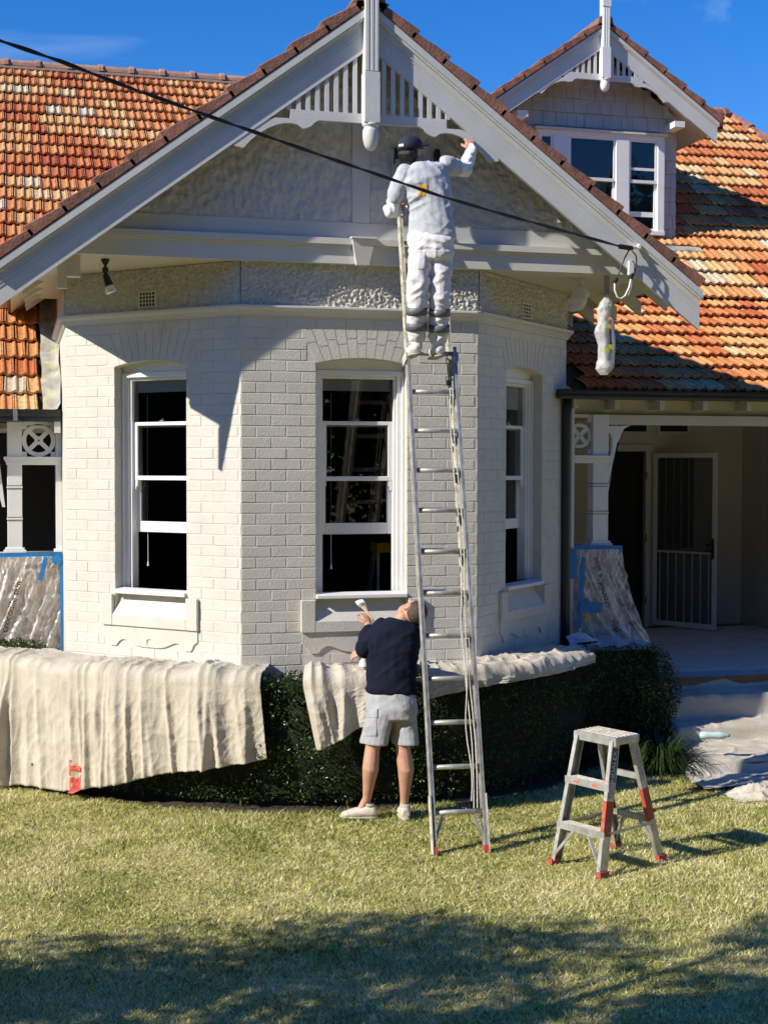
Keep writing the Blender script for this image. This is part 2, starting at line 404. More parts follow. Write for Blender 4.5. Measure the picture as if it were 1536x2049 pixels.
    def sash(z0, z1, o, tb, bb, name):
        s_ = MB(); sw = .038
        pan(s_, -gw, -gw+sw, z0, z1, o-.03, o); pan(s_, gw-sw, gw, z0, z1, o-.03, o)
        pan(s_, -gw+sw, gw-sw, z1-tb, z1, o-.03, o); pan(s_, -gw+sw, gw-sw, z0, z0+bb, o-.03, o)
        ob = s_.build('sash', M_WHITE, WIN, auto=.003)
        return ob
    up = sash(2.54, 3.022, go+.002, .03, .036, 'u'); lo = sash(2.106, 3.004, go-.036, .026, .09, 'l')
    for ob_, z0, z1, o in ((up, 2.576, 2.992, go-.012), (lo, 2.196, 2.54, go-.05)):
        g = MB(); g.add([P(-gw+.036, z0, o), P(gw-.036, z0, o), P(gw-.036, z1, o), P(-gw+.036, z1, o)], [(0, 1, 2, 3)]); g.build('pane', M_GLASS, ob_)
    hn = MB()
    for s in (-1, 1):
        hn = MB(); hn.prism([P(s*(gw-.004), 2.54, go-.03), P(s*(gw-.036), 2.54, go-.03), P(s*(gw-.036), 2.5, go-.03), P(s*(gw-.02), 2.48, go-.03), P(s*(gw-.02), 2.465, go-.03), P(s*(gw-.004), 2.46, go-.03)], N*.03); hn.build('sash_horn', M_WHITE, WIN)
    tp = MB(); tp.add([P(-gw, 3.02, go-.006), P(gw, 3.02, go-.006), P(gw, 3.37, go-.006), P(-gw, 3.37, go-.006)], [(0, 1, 2, 3)]); tp.build('pane', M_GLASS, WIN)
    lat = MB(); pan(lat, -.02, .02, 3.022, 3.035, go-.02, go+.004); lat.tube([P(-.006, 3.035, go-.01), P(.012, 3.05, go-.01)], .005, 6); lat.build('sash_latch', M_METAL, WIN)
    bd = 0.10 if fc != 'right' else .2
    for k in range(int(bd/.0085)):
        b = MB(); z = 3.362-k*.0088; b.obox(P(0, z, go-.062), U, N, V(0, 0, 1), gw-.012, .024, .0034); b.build('blind_slat', M_BLIND, WIN)
    cd = MB(); cd.tube([P(-gw+.09, 3.25, go-.065), P(-gw+.088, 2.4, go-.065), P(-gw+.092, 1.86, go-.065)], .0022, 5); cd.tube([P(-gw+.092, 1.86, go-.065), P(-gw+.092, 1.82, go-.065)], [.004, .008], 6); cd.build('blind_cord', M_WHITE, WIN)

# interior of the room: floor, ceiling, back wall, side returns
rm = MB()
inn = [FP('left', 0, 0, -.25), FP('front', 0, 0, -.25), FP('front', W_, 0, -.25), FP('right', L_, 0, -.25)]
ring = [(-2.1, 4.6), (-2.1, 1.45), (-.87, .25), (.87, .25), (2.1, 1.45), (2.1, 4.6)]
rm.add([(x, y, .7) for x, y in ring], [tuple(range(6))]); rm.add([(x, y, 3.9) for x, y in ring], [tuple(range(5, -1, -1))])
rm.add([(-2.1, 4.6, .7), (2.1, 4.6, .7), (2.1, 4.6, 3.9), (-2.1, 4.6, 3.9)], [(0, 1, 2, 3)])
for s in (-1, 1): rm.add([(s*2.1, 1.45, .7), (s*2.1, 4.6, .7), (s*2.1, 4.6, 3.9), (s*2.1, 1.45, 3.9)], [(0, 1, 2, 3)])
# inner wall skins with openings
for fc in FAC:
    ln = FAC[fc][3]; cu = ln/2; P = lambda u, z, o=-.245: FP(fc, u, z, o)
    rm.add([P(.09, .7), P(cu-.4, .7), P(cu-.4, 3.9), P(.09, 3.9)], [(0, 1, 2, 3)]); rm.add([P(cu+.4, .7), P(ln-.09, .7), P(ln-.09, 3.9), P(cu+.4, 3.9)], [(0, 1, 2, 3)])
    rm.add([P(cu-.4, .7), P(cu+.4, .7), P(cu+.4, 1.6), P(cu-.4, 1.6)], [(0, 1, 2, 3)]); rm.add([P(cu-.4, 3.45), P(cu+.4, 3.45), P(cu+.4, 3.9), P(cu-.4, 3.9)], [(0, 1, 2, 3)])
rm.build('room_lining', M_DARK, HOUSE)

# cornice round the bay
def sweep(profile, name, m, parent, closed_back=-.02):
    """profile: (offset, z) from bottom to top"""
    b = MB(); pr = [(closed_back, profile[0][1])]+profile+[(closed_back, profile[-1][1])]; rows = []
    for o, z in pr: rows.append([p+V(0, 0, z) for p in offset_path(o)])
    n = len(rows[0]); b.add([p for r in rows for p in r], [(i*n+k, i*n+k+1, (i+1)*n+k+1, (i+1)*n+k) for i in range(len(rows)-1) for k in range(n-1)])
    return b.build(name, m, parent)
sweep([(.010, 3.832), (.018, 3.835), (.018, 3.846), (.028, 3.85), (.034, 3.862), (.038, 3.872), (.058, 3.888), (.066, 3.9), (.066, 3.914), (.012, 3.925)], 'cornice', M_TRIM, HOUSE)

# roughcast band: real pebble relief
rv, rf = [], []
for fc in FAC:
    ln = FAC[fc][3]; nu, nz_ = int(ln/.0085), int(.34/.0085); b0 = len(rv)
    for j in range(nz_+1):
        for i in range(nu+1):
            u = ln*i/nu; z = 3.918+.34*j/nz_; p = FP(fc, u, z)
            q = p*46; d = mnoise.noise(q); e = mnoise.noise(p*95+V(7, 3, 1)); h = .008+.020*max(0, d+.32)+.010*e
            if i in (0, nu): h = .010
            rv.append(tuple(FP(fc, u, z, h)))
    for j in range(nz_):
        for i in range(nu): rf.append((b0+j*(nu+1)+i, b0+j*(nu+1)+i+1, b0+(j+1)*(nu+1)+i+1, b0+(j+1)*(nu+1)+i))
for s in (-1, 1):
    x = s*(W_/2+l_+.01); b0 = len(rv); rv += [(x, l_, 3.918), (x, 5, 3.918), (x, 5, 4.5), (x, l_, 4.5)]; rf.append((b0, b0+1, b0+2, b0+3))
npmesh('roughcast_band', rv, rf, M_ROUGH, HOUSE)
# air bricks
for fc, u in (('left', .91), ('right', .905)):
    b = MB(); P = lambda du, z, o=0: FP(fc, u+du, z, o); N = FAC[fc][2]
    b.prism([P(-.095, 3.945, .012), P(.095, 3.945, .012), P(.095, 4.08, .012), P(-.095, 4.08, .012)], N*.012)
    vb = b.build('air_brick', M_TRIM, HOUSE)
    for i in range(5):
        for j in range(4):
            c = MB(); c.prism([P(-.075+i*.032, 3.955+j*.03, .024), P(-.055+i*.032, 3.955+j*.03, .024), P(-.055+i*.032, 3.976+j*.03, .024), P(-.075+i*.032, 3.976+j*.03, .024)], N*.001)
            c.build('vent_hole', M_BLACK, vb)
# ------------------------------------------------------------------ front gable
GX, GY, GM = -.025, -.345, .745                      # centre line, face of the barge boards, pitch
ZUP, ZLO, XE = 6.19, 5.875, 2.80
def gl(side, x): return GX+side*x
gw = MB()
gw.prism([(-2.35, -.04, 4.42), (2.35, -.04, 4.42), (0, -.04, 4.42+2.35*GM)], (0, .2, 0))
gable = gw.build('gable_wall', M_TRIM, HOUSE)
# stippled panels either side of the centre strip, recessed look given by the proud strips
def stip(poly, name):
    """triangular stippled panel as a relief grid"""
    (x0, z0), (x1, z1), (x2, z2) = poly
    vs, fs = [], []; n = 170
    for i in range(n+1):
        t = i/n; xa = x0+(x1-x0)*t
        zt = z2 if abs(x2-x0) < 1e-6 else None
        top = z0+(z2-z0)*(1-t)
        for j in range(101):
            z = z0+(top-z0)*j/100; h = .008+.016*mnoise.noise(V(xa*24, z*16, 3.3))+.006*mnoise.noise(V(xa*55, z*42, 9))
            vs.append((xa, -.043-h, z))
    for i in range(n):
        for j in range(100): fs.append((i*101+j, (i+1)*101+j, (i+1)*101+j+1, i*101+j+1))
    npmesh(name, vs, fs, M_STIP, gable)
ztop = 4.42+2.35*GM
for s in (-1, 1): stip([(GX+s*.075, 4.585), (GX+s*2.12, 4.585), (GX+s*.075, 4.585+2.045*GM)], 'stippled_panel')
tr = MB(); tr.box(GX-.072, GX+.072, -.058, -.038, 4.586, 6.0); tr.build('centre_strip', M_TRIM, gable)
tr = MB(); tr.box(-2.3, 2.3, -.06, -.036, 4.452, 4.583); tr.build('gable_rail', M_TRIM, gable)
bm_ = MB(); bm_.box(-2.5, 2.5, -.09, -.02, 4.255, 4.40); bm_.build('gable_beam', M_TRIM, HOUSE)
bm_ = MB(); bm_.box(-2.5, 2.5, -.125, -.03, 4.402, 4.45); bm_.box(-2.5, 2.5, -.105, -.03, 4.385, 4.4015); bm_.build('beam_moulding', M_TRIM, HOUSE)
cb = MB(); cb.prism([(GX-.092, -.16, 4.445), (GX-.05, -.13, 4.245), (GX+.05, -.13, 4.245), (GX+.092, -.16, 4.445)], (0, .1, 0)); cb.box(GX-.1, GX+.1, -.175, -.05, 4.446, 4.462)
cb.build('corbel', M_TRIM, HOUSE)
# soffit under the gable beam
so = MB(); so.add([(-2.5, -.02, 4.262), (2.5, -.02, 4.262), (2.5, 3, 4.262), (-2.5, 3, 4.262)], [(0, 1, 2, 3)]); so.build('soffit', M_CREAM, HOUSE)
nb = 12
# barge boards with moulding strips
def slab(b, side, x0, x1, dz0, dz1, y0, y1):
    """strip between two lines parallel to the rake; dz measured from the upper edge"""
    f = lambda x, d: ZUP-GM*x+d
    poly = [(gl(side, x0), y0, f(x0, dz0)), (gl(side, x1), y0, f(x1, dz0)), (gl(side, x1), y0, f(x1, dz1)), (gl(side, x0), y0, f(x0, dz1))]
    b.prism(poly, (0, y1-y0, 0))
for s in (-1, 1):
    b = MB(); slab(b, s, .005, XE, -.315, -.0, GY, GY+.035)
    bb = b.build('barge_board', M_BARGE, HOUSE)
    for nm, d0, d1, pr in (('cap_mould', -.055, .006, .045), ('mould_strip', -.075, -.0565, .028), ('mould_strip', -.128, -.118, .007), ('mould_strip', -.152, -.145, .005), ('mould_strip', -.185, -.18, .004)):
        b = MB(); slab(b, s, .005, XE+(.012 if nm == 'cap_mould' else -.001), d0, d1, GY-pr, GY-.0008); b.build(nm, M_BARGE, bb)
    # open slats above the collar bar
    lowz = lambda x: ZUP-.315-GM*x
    b = MB(); b.prism([(gl(s, .05), GY+.004, 5.302), (gl(s, .62), GY+.004, 5.302), (gl(s, .62), GY+.004, 5.372), (gl(s, .05), GY+.004, 5.372)], (0, .03, 0)); b.build('collar_bar', M_BARGE, HOUSE)
    for k in range(8):
        x0 = .098+k*.0735; x1 = x0+.034
        if lowz(x0) < 5.39: break
        b = MB(); b.prism([(gl(s, x0), GY+.008, 5.3725), (gl(s, x1), GY+.008, 5.3725), (gl(s, x1), GY+.008, lowz(x1)-.001), (gl(s, x0), GY+.008, lowz(x0)-.001)], (0, .022, 0)); b.build('slat', M_BARGE, HOUSE)
    # scalloped bracket under the bar
    cv = [(.40, 5.30), (.43, 5.285), (.45, 5.262), (.475, 5.245), (.505, 5.235), (.53, 5.232), (.545, 5.245), (.575, 5.262), (.62, 5.268), (.67, 5.264), (.73, 5.248), (.80, 5.215), (.87, 5.168), (.93, 5.115), (.965, 5.075), (.985, 5.058), (1.01, 5.066), (1.05, 5.072)]
    b = MB()
    for (xa, za), (xb, zb_) in zip(cv[:-1], cv[1:]):
        ta = min(5.3015, lowz(xa)-.0005); tb_ = min(5.3015, lowz(xb)-.0005)
        if ta-za < .001 and tb_-zb_ < .001: continue
        b.prism([(gl(s, xa), GY+.004, za), (gl(s, xb), GY+.004, zb_), (gl(s, xb), GY+.004, max(tb_, zb_+.0005)), (gl(s, xa), GY+.004, max(ta, za+.0005))], (0, .03, 0))
    b.build('scalloped_bracket', M_BARGE, HOUSE)
# finial
fn = MB(); fn.box(GX-.062, GX+.062, GY-.085, GY+.03, 5.29, 5.675)
fn.box(GX-.056, GX+.056, GY-.07, GY+.03, 5.675, 7.4)
for k in (-1, 0, 1): fn.box(GX+k*.036-.013, GX+k*.036+.013, GY-.083, GY-.0695, 5.68, 7.4)
fn.box(GX-.056, GX-.0495, GY-.083, GY-.0695, 5.68, 7.4)
FIN = fn.build('finial', M_BARGE, HOUSE, auto=.003)
ac = MB(); ac.lathe([(.064, 5.29), (.066, 5.275), (.055, 5.268), (.05, 5.255), (.058, 5.25), (.062, 5.235), (.063, 5.2), (.06, 5.165), (.05, 5.125), (.034, 5.098), (.012, 5.086), (.002, 5.085)][::-1], (GX, GY-.028, 0), 20)
ac.build('acorn', M_BARGE, FIN, smooth=True)

# ------------------------------------------------------------------ roof tiles
M_TILE = mat('terracotta_tile', (.45, .17, .06), .7, .22, 30, .35, 90, spec=.15, col2=(.50, .44, .34), c2s=9, c2t=(.62, .80))
ramp_tone(M_TILE, [(0, (.38, .10, .045)), (.25, (.50, .17, .065)), (.5, (.58, .26, .10)), (.72, (.62, .38, .17)), (.88, (.60, .46, .28)), (1, (.56, .47, .36))])
M_VERGE = mat('verge_tile', (.30, .135, .09), .8, .22, 12, .5, 50, col2=(.21, .10, .075), c2s=4)
M_RIDGE = mat('ridge_tile', (.44, .24, .15), .8, .25, 10, .4, 50, col2=(.34, .20, .15), c2s=5)
M_UNDER = mat('sarking', (.05, .03, .02), .9, .2, 4)
M_LEAD = mat('lead_flashing', (.33, .33, .30), .7, .25, 9, .4, 25, col2=(.42, .40, .27), c2s=6)
TW, TE = .2032, .31
def tile_arrays(seed):
    """one Marseille tile, x across, y up the slope, z out of the roof; lower edge at y=0"""
    r = random.Random(seed)
    prof = [(-.1016, .018), (-.094, .020), (-.082, .006), (-.052, .003), (-.026, .005), (-.013, .024), (.003, .025), (.014, .006), (.04, .003), (.058, .006), (.064, .021), (.073, .022), (.0765, .012), (.081, .023), (.092, .023), (.0955, .008), (.1016, .007)]
    n = len(prof); vs = []
    ln = .345
    for y, dz, k in ((0, -.026, 1), (0, 0.0, 1), (.05, .0015, 1.0), (ln, -.012, .8)):
        for i, (x, z) in enumerate(prof):
            zz = z*k+dz
            if y == .05: pass
            if y <= .05 and 5 <= i <= 6 and y == 0: zz += .0
            # the roll flares into a triangle at the foot
            xx = x
            if i in (4, 7) and y == 0: xx = x+(-.014 if i == 4 else .014)
            vs.append((xx*.985, y, zz+.03*(1-y/ln)+.004))
    fs = []
    for j in range(3):
        for i in range(n-1): fs.append((j*n+i, j*n+i+1, (j+1)*n+i+1, (j+1)*n+i))
    return vs, fs
TILE_V, TILE_F = tile_arrays(1)
TONES = [.02, .12, .2, .28, .35, .42, .5, .55, .62, .68, .75, .82, .9, .97, .3, .48]
TILE_ME = []
for t in TONES:
    me = bpy.data.meshes.new('tile'); me.from_pydata(TILE_V, [], TILE_F); me.materials.append(M_TILE)
    a = me.attributes.new('tone', 'FLOAT', 'FACE'); a.data.foreach_set('value', [t]*len(TILE_F)); me.update(); TILE_ME.append(me)
tile_jobs = []
def roof_tiles(parent, x0, x1, Y0, Z0, m, rows, keep, phase=0, tone_bias=0.0):
    """collects tiles on the plane z = Z0 + m (Y - Y0) that satisfy keep(x, Y, z)"""
    th = math.atan(m); up = V(0, math.cos(th), math.sin(th)); nn = V(0, -math.sin(th), math.cos(th))
    nx = int((x1-x0)/TW)+1
    for r in range(rows):
        for i in range(nx):
            x = x0+i*TW+(TW/2 if r % 2 else 0)+phase
            p = V(x, Y0, Z0)+up*(r*TE)
            c = p+up*(TE/2)
            kp = keep(c.x, c.y, c.z, p)
            if not kp: continue
            tn = mnoise.noise(V(x*.9, r*.33, 4.2))*.45+random.gauss(.40+tone_bias, .15)+(.35 if random.random() < .05 else 0)
            idx = min(range(len(TONES)), key=lambda q: abs(TONES[q]-tn))
            mt = Matrix((( 1, up.x, nn.x, p.x), (0, up.y, nn.y, p.y), (0, up.z, nn.z, p.z), (0, 0, 0, 1)))
            mt = mt @ Matrix.Rotation(random.gauss(0, .012), 4, 'Z') @ Matrix.Translation((random.gauss(0, .002), random.gauss(0, .004), random.uniform(0, .004)))
            px, py = proj(c); dist = (c-_c).length
            vis = kp == 2 and -20 < px < 1556 and -20 < py < 2060
            tile_jobs.append((parent, mt, idx, (1/dist**2) if vis else 0))
# left main roof: gutter at Y=2.2, ridge at Y=9.1
LX0, LM = -4.2, .73; LY0, LZ0 = 2.22, 3.12
RIDGE_Y, RIDGE_Z = 9.05, LZ0+LM*(9.05-LY0)
def plane_sheet(b, pts): b.add(pts, [tuple(range(len(pts)))])
sh = MB(); sh.add([(-5, LY0, LZ0), (.8, LY0, LZ0), (.8, RIDGE_Y, RIDGE_Z), (-5, RIDGE_Y, RIDGE_Z)], [(0, 1, 2, 3)])
sh.add([(-5, RIDGE_Y, RIDGE_Z), (.8, RIDGE_Y, RIDGE_Z), (.8, 16, RIDGE_Z-5), (-5, 16, RIDGE_Z-5)], [(0, 1, 2, 3)])
ROOF_L = sh.build('main_roof', M_UNDER, HOUSE); ROOF_L['label'] = 'tiled roof slope behind the left of the gable'
def bargeline(px): return 6.2
def keepL(x, Y, z, p):
    if x > .62: return 0
    if Y < 4.2 and x > -2.36-.09: return 0
    px, py = proj((x, Y, z))
    # hidden behind the front gable or under its eave
    if z < 4.2: return 2 if px < 145 else 0
    zb_ = 14+ (745-px)*.69
    return 2 if py < zb_-5 or py > 585 else 1
roof_tiles(ROOF_L, LX0, .62, LY0, LZ0, LM, 27, keepL)
for k in range(11):
    x = -4.0+k*.42
    b = MB(); pts = []
    for (xx, r) in ((x, .085), (x+.36, .085), (x+.362, .105), (x+.425, .105)):
        pts.append((xx, r))
    n = 9; b0 = 0
    for xx, r in pts:
        for a in range(n):
            t = math.pi*a/(n-1)-.12*(1 if a == 0 else (-1 if a == n-1 else 0)); b.v.append((xx, RIDGE_Y-r*1.25*math.cos(t), RIDGE_Z-.01+r*math.sin(t)))
    for i in range(3):
        for a in range(n-1): b.f.append((i*n+a, (i+1)*n+a, (i+1)*n+a+1, i*n+a+1)); b.m.append(0)
    b.build('ridge_tile', M_RIDGE, ROOF_L, smooth=False)
# pointing under the ridge
b = MB(); b.obox((-1.8, RIDGE_Y-.12, RIDGE_Z-.075), (1, 0, 0), V(0, math.cos(.63), math.sin(.63)), V(0, -math.sin(.63), math.cos(.63)), 2.4, .05, .03); b.build('ridge_pointing', mat('mortar_bed', (.2, .14, .11), .9, .2, 20, .5, 60), ROOF_L)

# right roofs: verandah slope, then the main slope above the break
RY0, RZ0, RM = 1.17, 3.36, .475; KY = 3.68; KZ = RZ0+RM*(KY-RY0)
RRY, RRZ = 8.26, KZ+.73*(8.26-KY)
hipX = lambda Y: 7.62+.30*(8.26-Y)
sh = MB(); sh.add([(2.28, RY0, RZ0), (7.6, RY0, RZ0), (7.6, KY, KZ), (2.28, KY, KZ)], [(0, 1, 2, 3)]); ROOF_V = sh.build('verandah_roof', M_UNDER, HOUSE)
sh = MB(); sh.add([(.3, KY, KZ), (hipX(KY), KY, KZ), (hipX(RRY), RRY, RRZ), (.3, RRY, RRZ)], [(0, 1, 2, 3)])
sh.add([(.3, RRY, RRZ), (hipX(RRY), RRY, RRZ), (hipX(RRY)+1, 14, RRZ-4), (.3, 14, RRZ-4)], [(0, 1, 2, 3)])
ROOF_R = sh.build('main_roof', M_UNDER, HOUSE); ROOF_R['label'] = 'tiled roof slope with the dormer'
DY = 4.85                                           # dormer front wall
def keepV(x, Y, z, p):
    if x < 2.42: return 0
    px, py = proj((x, Y, z))
    return 2 if px > 1128 else 1
roof_tiles(ROOF_V, 2.30, 6.8, RY0, RZ0, RM, 9, keepV, tone_bias=.02)
def keepR(x, Y, z, p):
    if Y > DY-.05 and 2.5 < x < 5.08 : return 0
    if x > hipX(Y): return 0
    px, py = proj((x, Y, z))
    if px < 860: return 0
    return 2 if px > 1040 and py > (px-760)*.885 -0 or px > 1345 else 1
nrow = int((RRY-KY)/math.cos(math.atan(.73))/TE)+1
roof_tiles(ROOF_R, 1.6, 9.2, KY-.02, KZ+.012, .73, nrow, keepR, phase=.05, tone_bias=.03)
# the 300 largest tiles are objects, the others one part per roof
order = sorted(range(len(tile_jobs)), key=lambda i: -tile_jobs[i][3]); single = set(i for i in order[:300] if tile_jobs[i][3] > 0)
rest = {}
TVn = np.array(TILE_V); TFn = np.array(TILE_F)
for i, (par, mt, idx, w) in enumerate(tile_jobs):
    if i in single:
        o = bpy.data.objects.new('tile', TILE_ME[idx]); COL.objects.link(o); o.parent = par; o.matrix_basis = mt
    else: rest.setdefault(par.name, (par, []))[1].append((mt, idx))
for nm, (par, lst) in rest.items():
    vs = np.concatenate([TVn @ np.array(mt.to_3x3()).T+np.array(mt.translation) for mt, _ in lst])
    fs = np.concatenate([TFn+k*len(TVn) for k in range(len(lst))]); at = np.repeat([TONES[i] for _, i in lst], len(TFn))
    tag(npmesh('tile_courses', vs, fs, M_TILE, par, attr=at), kind='stuff')
print('tiles', len(tile_jobs), 'single', len(single))
# ridge and hip cappings on the right
for k in range(5):
    b = MB(); x = 5.4+k*.44
    b.loft([((xx, RRY-.02, RRZ+.0), V(0, r*1.2, 0), V(0, 0, r)) for xx, r in ((x, .085), (x+.36, .09), (x+.365, .11), (x+.44, .11))], 10); b.build('ridge_tile', M_VERGE, ROOF_R)
for k in range(12):
    Y = 8.2-k*.36; a = V(hipX(Y)+.02, Y, KZ+.73*(Y-KY)+.03); Y2 = Y-.40; c = V(hipX(Y2)+.02, Y2, KZ+.73*(Y2-KY)+.045)
    b = MB(); b.tube([a, c], [.06, .075], 8); b.build('hip_tile', M_VERGE, ROOF_R)

# gable roof slabs and verge tiles
for s in (-1, 1):
    b = MB(); f = lambda x, d: ZUP-GM*x+d
    poly = [(gl(s, 0), GY-.03, f(0, .012)), (gl(s, 2.72), GY-.03, f(2.72, .012)), (gl(s, 2.72), GY-.03, f(2.72, .05)), (gl(s, 0), GY-.03, f(0, .05))]
    b.prism(poly, (0, 6.6, 0)); GR = b.build('gable_roof', M_VERGE, HOUSE)
    th = math.atan(GM); up = V(-s*math.cos(th), 0, math.sin(th)); nn = V(s*math.sin(th), 0, math.cos(th))
    nvt = 12; x = 2.9
    for k in range(nvt):
        p = V(gl(s, 2.80), GY-.05, f(2.80, .05))+up*(k*.305)
        if p.z > f(.0, .09): break
        ln = .34 if k < nvt-1 else .3
        if s*(p.x-GX)-ln*math.cos(th) < .05: ln = max(.05, (s*(p.x-GX)-.05)/math.cos(th))
        w = random.uniform(-.006, .006)
        q = [p-nn*.028, p+up*ln-nn*.028, p+up*ln+nn*.028, p+up*(ln*.15)+nn*(.062+w), p+nn*(.066+w)]
        b = MB(); b.prism(q, (0, .34, 0)); o = b.build('verge_tile', M_VERGE, GR, auto=.006)
    # apex cover
if True:
    b = MB(); b.prism([(GX-.12, GY-.05, ZUP-.02), (GX+.12, GY-.05, ZUP-.02), (GX+.10, GY-.05, ZUP+.10), (GX, GY-.05, ZUP+.17), (GX-.10, GY-.05, ZUP+.10)], (0, .5, 0)); b.build('ridge_end', M_VERGE, HOUSE)
    b = MB(); b.prism([(GX-.12, GY+.46, ZUP-.02), (GX+.12, GY+.46, ZUP-.02), (GX+.10, GY+.46, ZUP+.09), (GX, GY+.46, ZUP+.16), (GX-.10, GY+.46, ZUP+.09)], (0, 5.6, 0)); b.build('ridge_capping', M_VERGE, HOUSE)
# eave lining and exposed rafters on both sides of the gable
for s in (-1, 1):
    f = lambda x: ZUP-GM*x-.01
    b = MB(); b.add([(gl(s, 1.9), GY+.04, f(1.9)), (gl(s, 2.69), GY+.04, f(2.69)), (gl(s, 2.69), 5.4, f(2.69)), (gl(s, 1.9), 5.4, f(1.9))], [(0, 1, 2, 3)]); b.build('eave_lining', M_CREAM, HOUSE)
    for k in range(7):
        Y = .16+k*.5; xo = ((2.62 if k else 2.68) if s < 0 else 2.76)-.012*k
        b = MB(); q = [(gl(s, 2.0), Y, f(2.0)-.003), (gl(s, xo), Y, f(xo)-.003), (gl(s, xo), Y, f(xo)-.125), (gl(s, 2.0), Y, f(2.0)-.135)]
        b.prism(q, (0, .045, 0)); b.build('rafter', M_CREAM, HOUSE)
    b = MB(); b.prism([(gl(s, 2.70), -.2, 4.285), (gl(s, 2.81), -.2, 4.285), (gl(s, 2.81), -.2, 4.225), (gl(s, 2.79), -.2, 4.205), (gl(s, 2.70), -.2, 4.205)], (0, 3.6, 0)); b.build('gutter', M_GUT if s > 0 else M_METAL, HOUSE)
    b = MB(); b.box(min(gl(s, 2.27), gl(s, 2.34)), max(gl(s, 2.27), gl(s, 2.34)), -.02, .03, 4.0, 4.5) if s < 0 else None
    if s < 0: b.box(gl(s, 2.34), gl(s, 2.17), .03, .15, 4.1, 4.5); b.build('eave_block', M_CREAM, HOUSE)
# ------------------------------------------------------------------ verandahs
M_RENDER = mat('verandah_wall_paint', (.62, .57, .48), .7, .05, 2, .1, 40)
M_FLOOR = mat('verandah_floor', (.32, .31, .29), .6, .1, 4)
M_PIER = mat('brick_pier', (.44, .32, .21), .8, .2, 9, .4, 30, col2=(.50, .42, .32), c2s=5)
M_BRICK = mat('raw_step_brick', (.26, .15, .09), .85, .2, 14, .3, 50)
M_MESH = None
def screen_mat():
    m = bpy.data.materials.new('fly_screen'); m.use_nodes = True; t = m.node_tree; t.nodes.clear(); N = t.nodes.new; K = t.links.new
    tr = N('ShaderNodeBsdfTransparent'); df = N('ShaderNodeBsdfDiffuse'); df.inputs[0].default_value = (.10, .10, .10, 1)
    mx = N('ShaderNodeMixShader'); nz = N('ShaderNodeTexNoise'); nz.inputs['Scale'].default_value = 3
    mr = N('ShaderNodeMapRange'); mr.inputs['To Min'].default_value = .42; mr.inputs['To Max'].default_value = .6; K(nz.outputs[0], mr.inputs[0]); K(mr.outputs[0], mx.inputs[0])
    K(tr.outputs[0], mx.inputs[1]); K(df.outputs[0], mx.inputs[2]); o = N('ShaderNodeOutputMaterial'); K(mx.outputs[0], o.inputs[0]); return m
M_MESH = screen_mat()
def ring(b, c, ax, az, nrm, r0, r1, th, n=28):
    c = Vector(c); ax = Vector(ax); az = Vector(az); nrm = Vector(nrm)
    for k in range(n):
        a, e = 2*math.pi*k/n, 2*math.pi*(k+1)/n
        q = [c+(ax*math.cos(t)+az*math.sin(t))*r for t, r in ((a, r0), (a, r1), (e, r1), (e, r0))]
        b.prism(q, nrm*th)
